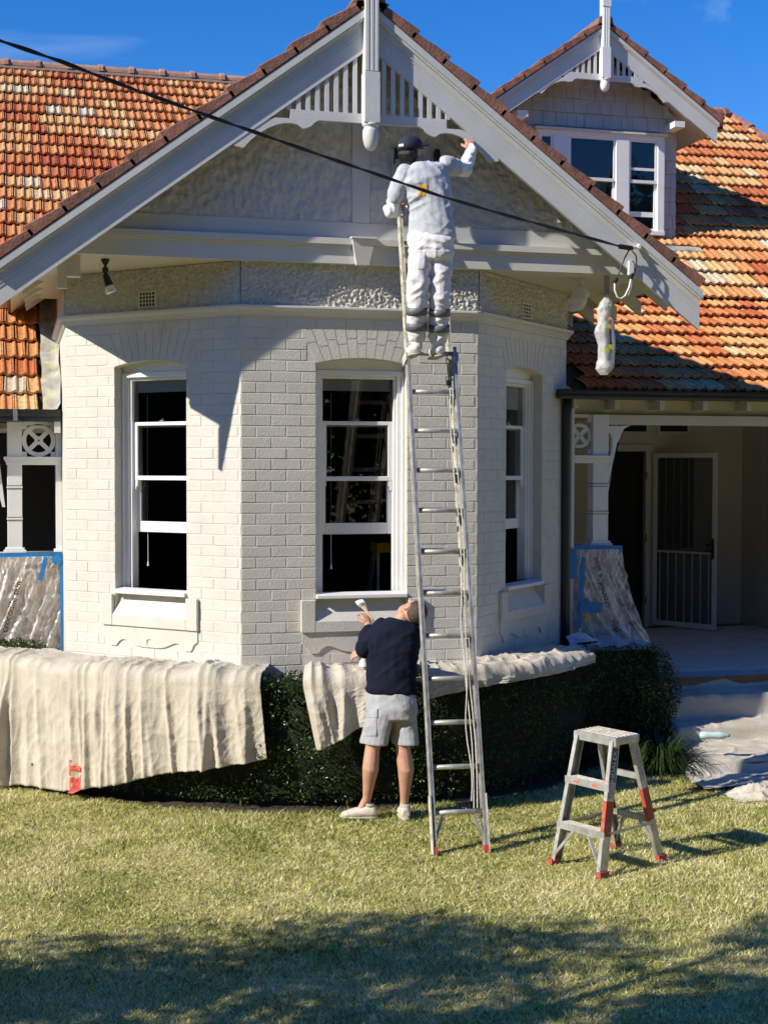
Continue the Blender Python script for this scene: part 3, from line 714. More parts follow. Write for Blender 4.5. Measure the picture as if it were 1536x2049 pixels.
def verandah_bits(s, xw, Y, xp0, xp1, ztop, zcap, zhead):
    """post, half post against the wall, fret panel and cap moulding; s = direction away from the bay"""
    lo, hi = min(xp0, xp1), max(xp0, xp1)
    p = MB(); p.box(lo, hi, Y, Y+.14, ztop, zhead)
    for zz in (ztop+.30, zcap-.26): p.box(lo-.004, hi+.004, Y-.004, Y+.144, zz, zz+.022)
    p.box(lo-.035, hi+.035, Y-.03, Y+.17, ztop, ztop+.022); p.box(lo-.02, hi+.02, Y-.015, Y+.155, ztop+.022, ztop+.045)
    POST = p.build('verandah_post', M_WHITE, HOUSE, auto=.004)
    g = MB()
    for zz in (ztop+.297, ztop+.325, zcap-.263, zcap-.235): g.box(lo-.0045, hi+.0045, Y-.0045, Y+.1445, zz, zz+.003)
    g.build('groove', M_BLACK, POST)
    h0, h1 = xw, xw+s*.055
    p = MB(); p.box(min(h0, h1), max(h0, h1), Y+.02, Y+.12, ztop, zhead); p.box(min(h0, h1+s*.02), max(h0, h1+s*.02), Y, Y+.14, ztop, ztop+.03); p.build('half_post', M_WHITE, HOUSE, auto=.003)
    inner = lo if s > 0 else hi
    p = MB(); x0, x1 = min(xw, hi+.03 if s > 0 else lo-.03), max(xw, hi+.03 if s > 0 else lo-.03)
    p.box(x0, x1, Y-.03, Y+.16, zcap+.0, zcap+.03); p.box(x0+(.012 if s < 0 else 0), x1-(.012 if s > 0 else 0), Y-.016, Y+.15, zcap-.022, zcap); p.box(x0+(.02 if s < 0 else 0), x1-(.02 if s > 0 else 0), Y-.006, Y+.14, zcap-.045, zcap-.022)
    p.build('cap_rail', M_WHITE, HOUSE, auto=.003)
    # fret panel
    xa, xb = min(inner, xw+s*.055), max(inner, xw+s*.055); cx = (xa+xb)/2; cz = (zcap+.03+zhead-.02)/2; hwid = (xb-xa)/2; hh = (zhead-.02-zcap-.03)/2; r = min(hwid, hh)
    f = MB(); Yf = Y+.05; ring(f, (cx, Yf, cz), (1, 0, 0), (0, 0, 1), (0, .022, 0), r*.74, r*1.0, 1)
    ring(f, (cx, Yf-.001, cz), (1, 0, 0), (0, 0, 1), (0, .024, 0), r*.06, r*.26, 1, 14)
    for a in (45, 135, 225, 315):
        d = V(math.cos(math.radians(a)), 0, math.sin(math.radians(a))); c = V(cx, Yf+.011, cz)
        f.bar(c+d*(r*.24), c+d*(r*.78), .02, .045, up=(0, 1, 0)) if False else f.obox(c+d*(r*.5), d, V(0, 1, 0), d.cross(V(0, 1, 0)), r*.27, .010, .02)
        f.obox(V(cx+math.copysign(hwid*.86, d.x), Yf+.011, cz+math.copysign(hh*.86, d.z)), V(1, 0, 0), V(0, 1, 0), V(0, 0, 1), hwid*.16, .0105, hh*.16)
    f.box(xa, xb, Yf, Yf+.022, cz+hh-.012, cz+hh+.02); f.build('fret_panel', M_WHITE, HOUSE)
    return POST
# left verandah
verandah_bits(-1, -2.268, 2.30, -2.624, -2.755, 1.862, 2.71, 3.06)
b = MB(); b.prism([(-5, 2.22, 3.165), (-5, 2.085, 3.165), (-5, 2.085, 3.12), (-5, 2.10, 3.10), (-5, 2.10, 3.06), (-5, 2.22, 3.06)], (2.715, 0, 0)); b.build('gutter', M_GUT, HOUSE)
b = MB(); b.box(-2.70, -2.66, 2.078, 2.084, 3.06, 3.165); b.build('gutter_bracket', M_METAL, HOUSE)
b = MB(); b.box(-5, -2.285, 2.44, 2.52, 3.062, 3.2); b.build('verandah_beam', M_CREAM, HOUSE)
for x in (-2.90, -2.34):
    b = MB(); b.box(x, x+.055, 2.12, 2.5, 2.955, 3.058); b.build('rafter_tail', M_TRIM, HOUSE)
b = MB(); b.box(-5, -2.275, 4.4, 4.5, .3, 3.4); b.build('verandah_back_wall', M_BLACK, HOUSE)  # deep verandah shade put into the wall's black colour
b = MB(); b.box(-5, -2.275, 2.5, 4.4, 3.0, 3.05); b.build('verandah_ceiling', M_CREAM, HOUSE)
b = MB(); b.box(-5, -2.275, 2.0, 4.5, .4, .72); b.build('verandah_floor', M_FLOOR, HOUSE)
b = MB(); b.box(-2.83, -2.28, 2.22, 2.62, .0, 1.858); b.build('verandah_pier', M_PIER, HOUSE)
b = MB()   # curved strut of the next bay
b.prism([(-2.775, 2.33, 2.28), (-2.80, 2.33, 2.28), (-2.97, 2.33, 2.98), (-3.1, 2.33, 3.05), (-2.90, 2.33, 3.05), (-2.845, 2.33, 2.9)], (0, .05, 0)); b.build('post_bracket', M_WHITE, HOUSE)
# lead apron where the left roof meets the bay's side wall
vs, fs = [], []
for j in range(41):
    Y = 2.2+j*.05
    for i, (x, dz) in enumerate(((-2.44, .05), (-2.41, .065), (-2.36, .06), (-2.31, .07), (-2.278, .12), (-2.277, .22))):
        st = .012*math.sin(j*1.9)*(j % 7 == 0)
        vs.append((x+.006*math.sin(j*.7+i), Y, LZ0+LM*(Y-LY0)+dz+.018*((j % 8)/8)+.01*mnoise.noise(V(i, j*.4, 2))))
for j in range(40):
    for i in range(5): fs.append((j*6+i, j*6+i+1, (j+1)*6+i+1, (j+1)*6+i))
npmesh('wall_flashing', vs, fs, M_LEAD, HOUSE)

# right verandah
FZ = .72
verandah_bits(1, 2.268, 1.32, 2.555, 2.71, 1.915, 2.735, 3.15)
GUTX = 2.11
b = MB(); b.prism([(GUTX, 1.19, 3.365), (GUTX, 1.045, 3.365), (GUTX, 1.045, 3.345), (GUTX, 1.06, 3.33), (GUTX, 1.06, 3.30), (GUTX, 1.075, 3.28), (GUTX, 1.19, 3.28)], (5.6, 0, 0)); b.build('gutter', M_GUT, HOUSE)
b = MB(); b.box(2.72, 8, 1.36, 1.44, 3.055, 3.15); b.build('verandah_beam', M_TRIM, HOUSE, auto=.003)
b = MB(); b.box(2.28, 8, 1.42, 1.47, 3.152, 3.42); b.build('frieze_board', M_CREAM, HOUSE)
for px in (1150, 1233, 1323, 1410, 1498):
    x = atY(px, 815, 1.15).x; b = MB(); b.prism([(x, 1.19, 3.277), (x, 1.19, 3.195), (x, 1.42, 3.20), (x, 1.42, 3.277)], (.05, 0, 0)); b.build('rafter_tail', M_TRIM, HOUSE)
b = MB(); Yb = 1.36
out_ = [(1216, 853), (1262, 851), (1249, 857), (1242, 868), (1239, 880), (1234, 886), (1229, 915), (1214, 1000), (1211, 1012), (1208, 1008), (1209, 985), (1224, 895), (1225, 880), (1222, 868), (1216, 864)]
pts = [atY(x, y, Yb) for x, y in out_]
for i in range(1, len(pts)-1): pass
for a, c_ in zip(range(0, 7), range(len(pts)-1, 7, -1)):
    a2, c2 = a+1, c_-1
    if a2 >= c2: break
    b.prism([pts[a], pts[a2], pts[c2], pts[c_]], (0, .05, 0))
b.build('post_bracket', M_WHITE, HOUSE)
b = MB(); b.box(2.28, 8, 1.47, 5.0, 3.2, 3.25); b.build('verandah_ceiling', M_CREAM, HOUSE)
b = MB(); b.box(2.275, 8, 1.16, 5.0, .45, FZ); b.build('verandah_floor', M_BRICK, HOUSE)
b = MB(); b.box(2.275, 2.80, 1.30, 1.72, .0, 1.91); b.build('verandah_pier', M_PIER, HOUSE)
WY = 4.72
xo0, xo1 = atY(1205, 1100, WY).x, atY(1293, 1100, WY).x; zt = atY(1250, 903, WY).z
w = MB(); w.box(2.275, xo0, WY, WY+.12, FZ, 3.2); w.box(xo1, 8, WY, WY+.12, FZ, 3.2); w.box(xo0, xo1, WY, WY+.12, zt, 3.2)
w.build('porch_wall', M_RENDER, HOUSE)
w = MB(); w.box(5.98, 6.1, 1.5, WY-.001, FZ, 3.2); w.build('porch_side_wall', M_RENDER, HOUSE)
w = MB(); w.box(xo0-.4, xo1+.5, WY+.13, WY+1.8, FZ, zt+.3); w.build('hallway', M_BLACK, HOUSE)  # darkness of the unlit hall painted as a black box
w = MB(); w.box(xo1-.03, xo1+.02, WY-.03, WY, FZ, zt); w.box(xo0-.05, xo1+.05, WY-.04, WY-.0005, zt+.001, zt+.08); w.build('door_frame', M_TRIM, HOUSE)
for z in (1.0, 1.75, 2.5):
    w = MB(); w.box(xo1-.032, xo1-.018, WY-.045, WY-.031, z, z+.1); w.build('hinge', M_BRASS, HOUSE)
for pa, pb in ((1232, 1290), (1318, 1372)):
    a, c_ = atY(pa, 860, WY), atY(pb, 860, WY); w = MB(); w.box(a.x-.04, c_.x+.04, WY-.03, WY-.001, a.z-.06, a.z+.2); fr = w.build('fanlight', M_TRIM, HOUSE)
    w = MB(); w.box(a.x, c_.x, WY-.035, WY-.031, a.z-.02, a.z+.19); w.build('pane', M_BLACK, fr)
# barred sidelight behind the screen door
a, c_ = atY(1317, 917, WY), atY(1383, 1096, WY)
w = MB(); w.box(a.x-.05, c_.x+.05, WY-.03, WY-.001, c_.z-.06, a.z+.06); SL = w.build('sidelight', M_TRIM, HOUSE)
w = MB(); w.box(a.x, c_.x, WY-.036, WY-.031, c_.z, a.z); w.build('pane', M_BLACK, SL)
for k in range(4):
    x = a.x+(c_.x-a.x)*(k+.7)/4.4; w = MB(); w.tube([(x, WY-.05, c_.z), (x, WY-.05, a.z)], .009, 8); w.build('bar', M_WHITE, SL)
# screen door, swung open
h0 = atY(1304, 1240, WY-.03); e0 = atZ(1431, 1262, FZ+.025)
hx = V(h0.x, WY-.04, FZ+.03); ex = V(e0.x, e0.y, FZ+.03); du = (ex-hx); dl = du.length; du.normalize(); dn = V(du.y, -du.x, 0)
zt2 = atY(1431, 906, e0.y).z
def leafbox(b, u0, u1, z0, z1, t=.03): b.obox(hx+du*((u0+u1)/2)+V(0, 0, (z0+z1)/2-hx.z), du, dn, V(0, 0, 1), (u1-u0)/2, t/2, (z1-z0)/2)
b = MB(); zz = hx.z
leafbox(b, 0, .055, zz, zt2); leafbox(b, dl-.055, dl, zz, zt2); leafbox(b, .0551, dl-.0551, zz, zz+.06); leafbox(b, .0551, dl-.0551, zt2-.055, zt2)
DOOR = b.build('screen_door', M_WHITE, HOUSE, auto=.003)
b = MB(); leafbox(b, .054, dl-.054, zz+.058, zt2-.053, .004); b.build('fly_screen', M_MESH, DOOR)
for k in range(7):
    b = MB(); u = .1+k*(dl-.2)/6; leafbox(b, u-.005, u+.005, zz+.061, zz+.88, .012); b.build('bar', M_TRIM, DOOR)
b = MB(); leafbox(b, .056, dl-.056, zz+.88, zz+.905, .012); b.build('mid_rail', M_TRIM, DOOR)
b = MB(); b.obox(hx+du*(dl-.035)+dn*.03+V(0, 0, .95), du, dn, V(0, 0, 1), .012, .012, .12); b.lathe([(.022, 0), (.022, .02), (.012, .05)], hx+du*(dl-.11)+dn*.01+V(0, 0, .99), 10, dn); b.tube([hx+du*(dl-.03)+dn*.04+V(0, 0, .93), hx+du*(dl-.14)+dn*.045+V(0, 0, .925)], .01, 8)
b.build('handle', M_BLACKP, DOOR)
# downpipe
b = MB(); b.tube([(2.235, 1.17, 3.3), (2.235, 1.20, 3.1), (2.24, 1.215, 1.6), (2.24, 1.215, 0)], .042, 12); b.build('downpipe', M_GUT, HOUSE, smooth=True)
b = MB(); b.tube([(2.30, 1.24, 3.28), (2.30, 1.24, 0)], .03, 10); b.build('corner_bead', M_TRIM, HOUSE)
# steps
st = MB()
for z, y0, y1 in ((.50, .87, 1.158), (.27, .63, 1.157), (.11, -.08, 1.156)): st.box(3.05, 8, y0, y1, 0.001 if z == .11 else z-.05, z) if False else st.box(3.05, 8, y0, y1, -.02, z)
tag(st.build('steps', M_BRICK, None, origin=(4, 0, 0)), kind='structure')

# ------------------------------------------------------------------ dormer
M_SHING = mat('painted_shingle', (.50, .475, .47), .65, .07, 4, .3, 50, stretch=(4, 4, 1))
M_DPANE = mat('dormer_glass_backing', (.02, .03, .05), .5, .3, 1.5)
DB = DY-.32; dcx = atY(1208, 120, DB).x; dz_up = atY(1208, 54, DB).z; DM = .70; DXE = atY(1434, 250, DB).x-dcx; DT = .235
xr = atY(1350, 450, DY).x; zb = atY(1320, 478, DY).z-.05
dl_ = 2*dcx-xr
w = MB(); w.prism([(dl_, DY, zb), (xr, DY, zb), (xr, DY, 6.90), (dcx, DY, 6.90+(xr-dcx)*DM), (dl_, DY, 6.90)], (0, .08, 0)); DORM = w.build('dormer', M_SHING, HOUSE)
w = MB()
for s in (-1, 1):
    x = dcx+s*(xr-dcx); w.add([(x, DY+.08, zb-.2), (x, DY+4, zb+1), (x, DY+4, 7), (x, DY+.08, 6.72)], [(0, 1, 2, 3)])
w.build('dormer_cheek', M_SHING, DORM)
fx0, fx1 = atY(1068, 300, DY).x, atY(1322, 400, DY).x; fz0, fz1 = atY(1320, 474, DY).z, atY(1250, 272, DY).z
row = 0; z = zb+.01
while z < 7.5:
    h = .165; x = dl_-random.uniform(0, .1)
    halfw = (xr-dcx) if z < 6.75 else (xr-dcx)-(z+.1-6.90)/DM
    while x < dcx+halfw:
        wd = random.choice([.11, .14, .17, .2, .24, .27]); xa, xb = max(x, dcx-halfw), min(x+wd, dcx+halfw)
        ok = xb-xa > .03
        segs = [(xa, xb)]
        if z+h > fz0 and z < fz1+.01:
            segs = [(p, q) for p, q in ((xa, min(xb, fx0)), (max(xa, fx1), xb)) if q-p > .02]
            zz0, zz1 = z, z+h
        for p, q in segs:
            if ok:
                b = MB(); g = .0025; jz = random.uniform(-.004, .004); b.prism([(p+g, DY-.022, z+jz), (p+g, DY-.001, z+jz), (p+g, DY-.001, z+h), (p+g, DY-.004, z+h)], (q-p-2*g, 0, 0)); b.build('shingle', M_SHING, DORM)
        x += wd
    z += h
# dormer windows
w = MB(); w.box(fx0, fx1, DY-.05, DY-.001, fz0, fz1); DW = None
w = MB()
cols = [(1068, 1074), (1104, 1131), (1231, 1250), (1314, 1322)]
panes = [(1076, 1103), (1134, 1228), (1254, 1311)]
def wx(px): return atY(px, 380, DY-.03).x
zt3, zb3, zm = fz1-.05, fz0+.05, atY(1260, 365, DY).z
w.box(fx0, fx1, DY-.085, DY-.0005, zt3, fz1); w.box(fx0, fx1, DY-.105, DY-.0005, fz0, zb3)
edges = [fx0]+[q for pr in panes for q in (wx(pr[0]), wx(pr[1]))]+[fx1]
for i in range(0, len(edges), 2): w.box(edges[i], edges[i+1], DY-.085, DY-.0005, zb3, zt3)
DW = w.build('dormer_window_frame', M_WHITE, DORM, auto=.003)
for i, (pa, pb) in enumerate(panes):
    a, c_ = wx(pa), wx(pb); w = MB()
    for (z0, z1, y) in ((zm-.015, zt3, DY-.07), (zb3, zm+.015, DY-.04)):
        sw = .03; w.box(a, a+sw, y, y+.025, z0, z1); w.box(c_-sw, c_, y, y+.025, z0, z1); w.box(a+sw, c_-sw, y, y+.025, z1-.03, z1); w.box(a+sw, c_-sw, y, y+.025, z0, z0+.035)
    if i == 2: zq = atY(1280, 341, DY).z; w.box(a+.03, c_-.03, DY-.064, DY-.046, zq-.016, zq+.016); zq = atY(1280, 430, DY).z; w.box(a+.03, c_-.03, DY-.034, DY-.02, zq-.03, zq+.03)
    sb = w.build('dormer_sash', M_WHITE, DORM)
    w = MB(); w.add([(a+.02, DY-.057, zm), (c_-.02, DY-.057, zm), (c_-.02, DY-.057, zt3), (a+.02, DY-.057, zt3)], [(0, 1, 2, 3)]); w.build('pane', M_GLASS, DORM); w = MB(); w.add([(a+.02, DY-.027, zb3), (c_-.02, DY-.027, zb3), (c_-.02, DY-.027, zm), (a+.02, DY-.027, zm)], [(0, 1, 2, 3)]); w.build('pane', M_GLASS, DORM)
    w = MB(); w.box(a, c_, DY-.012, DY-.002, zb3, zt3); w.build('window_backing', M_DPANE, DORM)
w = MB(); w.box(fx0-.02, fx1+.03, DY-.115, DY-.001, fz1+.001, fz1+.025); w.build('window_head', M_TRIM, DORM)
w = MB(); w.prism([(fx0, DY-.001, fz0-.03), (fx0, DY-.03, fz0-.03), (fx0, DY-.32, zb-.13), (fx0, DY-.32, zb-.15), (fx0, DY-.001, zb-.15)], (xr+.22-fx0, 0, 0)); w.build('apron_flashing', M_LEAD, DORM)
w = MB(); w.box(fx0, xr, DY-.035, DY-.031, zb-.06, zb+.03); w.build('flashing_upstand', M_GUT, DORM)
for s in (-1, 1):
    f = lambda x, d: dz_up-DM*x+d
    def dslab(b, x0, x1, d0, d1, y0, y1):
        b.prism([(dcx+s*x0, y0, f(x0, d0)), (dcx+s*x1, y0, f(x1, d0)), (dcx+s*x1, y0, f(x1, d1)), (dcx+s*x0, y0, f(x0, d1))], (0, y1-y0, 0))
    b = MB(); dslab(b, .004, DXE, -DT, 0, DB, DB+.03); db = b.build('dormer_barge_board', M_BARGE, DORM)
    b = MB(); dslab(b, .004, DXE+.01, -.04, .006, DB-.035, DB-.001); b.build('dormer_cap_mould', M_BARGE, DORM)
    b = MB(); dslab(b, .004, DXE, -.055, -.041, DB-.018, DB-.001); b.build('dormer_mould_strip', M_BARGE, DORM)
    lz = lambda x: f(x, -DT)
    zbar = atY(1240, 151, DB).z
    b = MB(); b.box(min(dcx+s*.05, dcx+s*.5), max(dcx+s*.05, dcx+s*.5), DB+.004, DB+.03, zbar-.07, zbar); b.build('dormer_collar_bar', M_BARGE, DORM)
    for k in range(6):
        x0 = .09+k*.075; x1 = x0+.035
        if lz(x0) < zbar+.012: break
        b = MB(); b.prism([(dcx+s*x0, DB+.008, zbar+.0005), (dcx+s*x1, DB+.008, zbar+.0005), (dcx+s*x1, DB+.008, max(lz(x1)-.001, zbar+.001)), (dcx+s*x0, DB+.008, lz(x0)-.001)], (0, .02, 0)); b.build('dormer_slat', M_BARGE, DORM)
    z5 = zbar-.07; b = MB()
    cv = [(.34, z5), (.37, z5-.012), (.40, z5-.04), (.46, z5-.048), (.47, z5-.04), (.54, z5-.045), (.62, z5-.075), (.7, z5-.13), (.76, z5-.19), (.775, z5-.205), (.80, z5-.195), (.85, z5-.2)]
    for (xa, za), (xb, zb_) in zip(cv[:-1], cv[1:]):
        ta = min(z5-.0005, lz(xa)-.0005); tb_ = min(z5-.0005, lz(xb)-.0005)
        if ta-za < .002 and tb_-zb_ < .002: continue
        b.prism([(dcx+s*xa, DB+.004, za), (dcx+s*xb, DB+.004, zb_), (dcx+s*xb, DB+.004, max(tb_, zb_+.0005)), (dcx+s*xa, DB+.004, max(ta, za+.0005))], (0, .026, 0))
    b.build('dormer_bracket', M_BARGE, DORM)
    b = MB(); dslab(b, 0, DXE+.06, .012, .05, DB-.03, DB+4.2); b.build('dormer_roof', M_VERGE, DORM)
    b = MB(); dslab(b, .9, DXE, -.10, -.02, DB+.031, DB+3); b.build('dormer_eave_lining', M_CREAM, DORM)
    th = math.atan(DM); up = V(-s*math.cos(th), 0, math.sin(th)); nn = V(s*math.sin(th), 0, math.cos(th))
    for k in range(8):
        p = V(dcx+s*(DXE+.05), DB-.05, f(DXE+.05, .05))+up*(k*.305); ln = .335; rem = (s*(p.x-dcx)-.04)/math.cos(th)
        if rem < .08: break
        ln = min(ln, rem); b = MB(); b.prism([p-nn*.025, p+up*ln-nn*.025, p+up*ln+nn*.025, p+up*(ln*.15)+nn*.058, p+nn*.062], (0, .34, 0)); b.build('verge_tile', M_VERGE, DORM, auto=.006)
    b = MB(); b.box(min(dcx+s*(DXE+.03), dcx+s*(DXE+.13)), max(dcx+s*(DXE+.03), dcx+s*(DXE+.13)), DB+.1, DB+3, f(DXE, -.04), f(DXE, .05)); b.build('dormer_gutter', M_GUT, DORM)
    b = MB(); b.box(min(dcx+s*.93, dcx+s*1.06), max(dcx+s*.93, dcx+s*1.06), DB+.035, DY+.02, 6.72, 6.79); b.build('dormer_plate_end', M_WHITE, DORM)
b = MB(); b.box(dcx-.055, dcx+.055, DB-.075, DB+.03, zbar-.06, zbar+.30); b.box(dcx-.048, dcx+.048, DB-.06, DB+.03, zbar+.30, 9.0)
for k in (-1, 0, 1): b.box(dcx+k*.03-.011, dcx+k*.03+.011, DB-.072, DB-.0595, zbar+.30, 8.02)
b.box(dcx-.055, dcx+.055, DB-.075, DB-.0595, 8.03, 9.0)
FD = b.build('dormer_finial', M_WHITE, DORM, auto=.003)
b = MB(); z6 = zbar-.06; b.lathe([(.056, z6), (.057, z6-.015), (.045, z6-.022), (.05, z6-.04), (.054, z6-.07), (.05, z6-.105), (.036, z6-.135), (.012, z6-.15), (.002, z6-.151)][::-1], (dcx, DB-.022, 0), 18); b.build('dormer_acorn', M_WHITE, DORM, smooth=True)
b = MB(); b.prism([(dcx-.1, DB-.05, dz_up), (dcx+.1, DB-.05, dz_up), (dcx+.08, DB-.05, dz_up+.1), (dcx, DB-.05, dz_up+.15), (dcx-.08, DB-.05, dz_up+.1)], (0, 4, 0)); b.build('dormer_ridge', M_VERGE, DORM)
# ------------------------------------------------------------------ planting
def nz2(x, y, seed=0, oct=3):
    """smooth value noise on arrays, about -1..1"""
    r = np.random.default_rng(seed); out_ = 0; amp = 1; tot = 0
    for o in range(oct):
        T = r.random((64, 64))*2-1; fx, fy = np.floor(x).astype(int), np.floor(y).astype(int); tx, ty = x-fx, y-fy
        tx, ty = tx*tx*(3-2*tx), ty*ty*(3-2*ty); g = lambda i, j: T[i % 64, j % 64]
        out_ = out_+amp*((g(fx, fy)*(1-tx)+g(fx+1, fy)*tx)*(1-ty)+(g(fx, fy+1)*(1-tx)+g(fx+1, fy+1)*tx)*ty)
        tot += amp; amp *= .5; x, y = x*2.03+5, y*2.03+9
    return out_/tot*1.6
def leaf_cards(c, size, rng, flat=0.0, asp=.5):
    """two-triangle folded leaves at centres c"""
    n = len(c); d = rng.normal(size=(n, 3)); d[:, 2] += flat; d /= np.linalg.norm(d, axis=1)[:, None]
    e = np.cross(d, rng.normal(size=(n, 3))); e /= np.linalg.norm(e, axis=1)[:, None]; m = np.cross(d, e)
    s = size[:, None]; b = c-d*s*.5; t = c+d*s*.5; l = c+e*s*asp*.5+m*s*.10; r = c-e*s*asp*.5+m*s*.10
    vs = np.stack([b, l, t, r], 1).reshape(-1, 3); i = np.arange(n)*4
    fs = np.stack([np.stack([i, i+1, i+2], 1), np.stack([i, i+2, i+3], 1)], 1).reshape(-1, 3); return vs, fs
def leafy_mat(name, stops, trans=.35, rough=.35, spec=.5):
    m = mat(name, (.05, .09, .02), rough, .15, 8, spec=spec); ramp_tone(m, stops); t = m.node_tree; b = t.nodes['Principled BSDF']
    tl = t.nodes.new('ShaderNodeBsdfTranslucent'); mx = t.nodes.new('ShaderNodeMixShader'); mx.inputs[0].default_value = trans
    hs = [n for n in t.nodes if n.type == 'HUE_SAT'][0]; t.links.new(hs.outputs[0], tl.inputs[0])
    o = [n for n in t.nodes if n.type == 'OUTPUT_MATERIAL'][0]; t.links.new(b.outputs[0], mx.inputs[1]); t.links.new(tl.outputs[0], mx.inputs[2]); t.links.new(mx.outputs[0], o.inputs[0]); return m
M_LEAF = leafy_mat('hedge_leaf', [(0, (.018, .035, .008)), (.45, (.04, .075, .015)), (.8, (.07, .11, .02)), (1, (.16, .19, .05))], .25, .32)
M_GRASS = leafy_mat('grass_blade', [(0, (.08, .12, .015)), (.25, (.27, .33, .055)), (.5, (.55, .54, .17)), (.75, (.80, .73, .35)), (1, (.90, .84, .58))], .3, .7, .08)
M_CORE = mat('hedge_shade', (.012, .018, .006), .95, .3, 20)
M_TWIG = mat('twig', (.09, .06, .035), .85, .2, 20)
M_SOIL = mat('bed_soil', (.055, .04, .026), .95, .3, 25, .8, 60)

HF = [V(-3.5, 1.83, 0), V(-1.18, -.50, 0), V(1.18, -.50, 0), V(2.35, .60, 0), V(3.02, .74, 0)]      # front foot of the hedge
def resample(pts, step, smooth=3):
    P = [Vector(p) for p in pts]
    for _ in range(smooth):
        Q = [P[0]]
        for a, b in zip(P[:-1], P[1:]): Q += [a*.75+b*.25, a*.25+b*.75]
        P = Q+[P[-1]]
    out_ = [P[0]]; need = step
    for a, b in zip(P[:-1], P[1:]):
        d = (b-a).length; t = 0
        while d-t >= need: t += need; out_.append(a+(b-a)*(t/d)); need = step
        need -= d-t
    return out_
HPATH = resample(HF, .02); HN = len(HPATH)
HNRM = []
for i in range(HN):
    d = HPATH[min(i+6, HN-1)]-HPATH[max(i-6, 0)]; d.normalize(); HNRM.append(V(d.y, -d.x, 0))
HTOP = 1.02; HDEP = .50
def hp(i, o, z):
    """point on the hedge: i along, o = distance out from the front face (negative is inwards)"""
    k = int(max(0, min(HN-1, i))); p = HPATH[k]+HNRM[k]*o; return V(p.x, p.y, z)
def h_index_px(px, z=.9, o=0.0):
    best = min(range(HN), key=lambda k: abs(proj(hp(k, o, z))[0]-px)); return best
HEDGE = thing('hedge', (0, -.4, 0), 'dark green clipped box hedge round the foot of the bay, partly under drop cloths', 'hedge')
# core
vs, fs = [], []; nx = 0
sec = [(-.10, .12), (-.07, .5), (-.08, .88), (-.16, .95), (-.40, .95), (-.46, .85), (-.46, .02)]
for i in range(0, HN, 6):
    for o, z in sec: vs.append(tuple(hp(i, o+.02*math.sin(i*.37+z*9), z)))
    nx += 1
k = len(sec)
for a in range(nx-1):
    for j in range(k-1): fs.append((a*k+j, (a+1)*k+j, (a+1)*k+j+1, a*k+j+1))
fs.append(tuple(((nx-1)*k+q) for q in (0, 1, 2, 3))); fs.append((0, 1, 2, 3))
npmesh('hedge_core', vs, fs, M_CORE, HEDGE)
rng = np.random.default_rng(3)
n = 62000
ii = rng.integers(0, HN, n); HPa = np.array([tuple(p) for p in HPATH]); HNa = np.array([tuple(p) for p in HNRM])
side = rng.random(n); zz = np.where(side < .72, rng.random(n)*.97+.07, HTOP-rng.random(n)**1.5*.14); oo = np.where(side < .72, -rng.random(n)**1.3*.17, -rng.random(n)*.46)
lump = nz2(ii*.02*5, zz*5, 5)*.055+nz2(ii*.02*13, zz*13, 8)*.03
oo = np.where(side < .72, oo+lump+.02-.05*np.clip((.35-zz)/.35, 0, 1), oo); zz = np.where(side < .72, zz, zz+nz2(ii*.02*6, oo*6+40, 6)*.045)
thin = nz2(ii*.02*3.2, zz*4.0, 77, 3) > -.55
top_round = np.clip((zz-.88)/.15, 0, 1); oo = np.where(side < .72, oo-top_round*.06, oo)
sel = thin | (side >= .72); ii, zz, oo = ii[sel], zz[sel], oo[sel]; kc = [h_index_px(522, .9, .03), h_index_px(606, .95, .03), h_index_px(742, .95, .03), h_index_px(846, .95, .03), h_index_px(1186, 1.0, .03)]
und = (ii < kc[0]-2) | ((ii > kc[1]+3) & (ii < kc[2]) & (zz > .6)) | ((ii > kc[3]) & (ii < kc[4]-3) & (zz > .84)); keep_ = ~(und & (oo > -.03) & (zz > .30)); keep_ &= ~((und & (zz > .93))); ii, zz, oo = ii[keep_], zz[keep_], oo[keep_]
n = len(ii)
c = HPa[ii]+HNa[ii]*oo[:, None]; c[:, 2] = zz; c[:, :2] += rng.normal(size=(n, 2))*.008
sz = rng.uniform(.016, .03, n); lv, lf = leaf_cards(c, sz, rng, .3, .55)
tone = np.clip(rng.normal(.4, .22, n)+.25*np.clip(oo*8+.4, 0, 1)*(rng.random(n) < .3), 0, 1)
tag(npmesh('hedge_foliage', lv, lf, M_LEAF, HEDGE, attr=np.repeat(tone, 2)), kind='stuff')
# fuller end by the steps and the sprigs showing beyond the left cloth
def leaf_blob(cen, rad, n, seed, name, parent, smin=.018, smax=.032, dark=0):
    r = np.random.default_rng(seed); d = r.normal(size=(n, 3)); d /= np.linalg.norm(d, axis=1)[:, None]; rr = .62+.38*r.random(n)**.5
    rr = rr*(1+.16*nz2(d[:, 0]*3+7, d[:, 1]*3+d[:, 2]*3+7, seed)); c = np.array(cen)+d*rr[:, None]*np.array(rad); c = c[c[:, 2] > .02]; m = len(c)
    a, b = leaf_cards(c, r.uniform(smin, smax, m), r, .3, .5); return a, b, np.clip(r.normal(.38-dark, .2, m), 0, 1)
A = [leaf_blob((2.86, .86, .55), (.36, .30, .47), 9000, 21, '', HEDGE), leaf_blob((2.55, .70, .5), (.34, .3, .5), 6000, 22, '', HEDGE), leaf_blob((-2.72, 1.95, .93), (.4, .26, .2), 5000, 23, '', HEDGE), leaf_blob((-2.95, 1.9, .97), (.3, .22, .17), 3000, 24, '', HEDGE)]
off = 0; VV, FF, TT = [], [], []
for a, b, t in A: VV.append(a); FF.append(b+off); off += len(a); TT.append(np.repeat(t, 2))
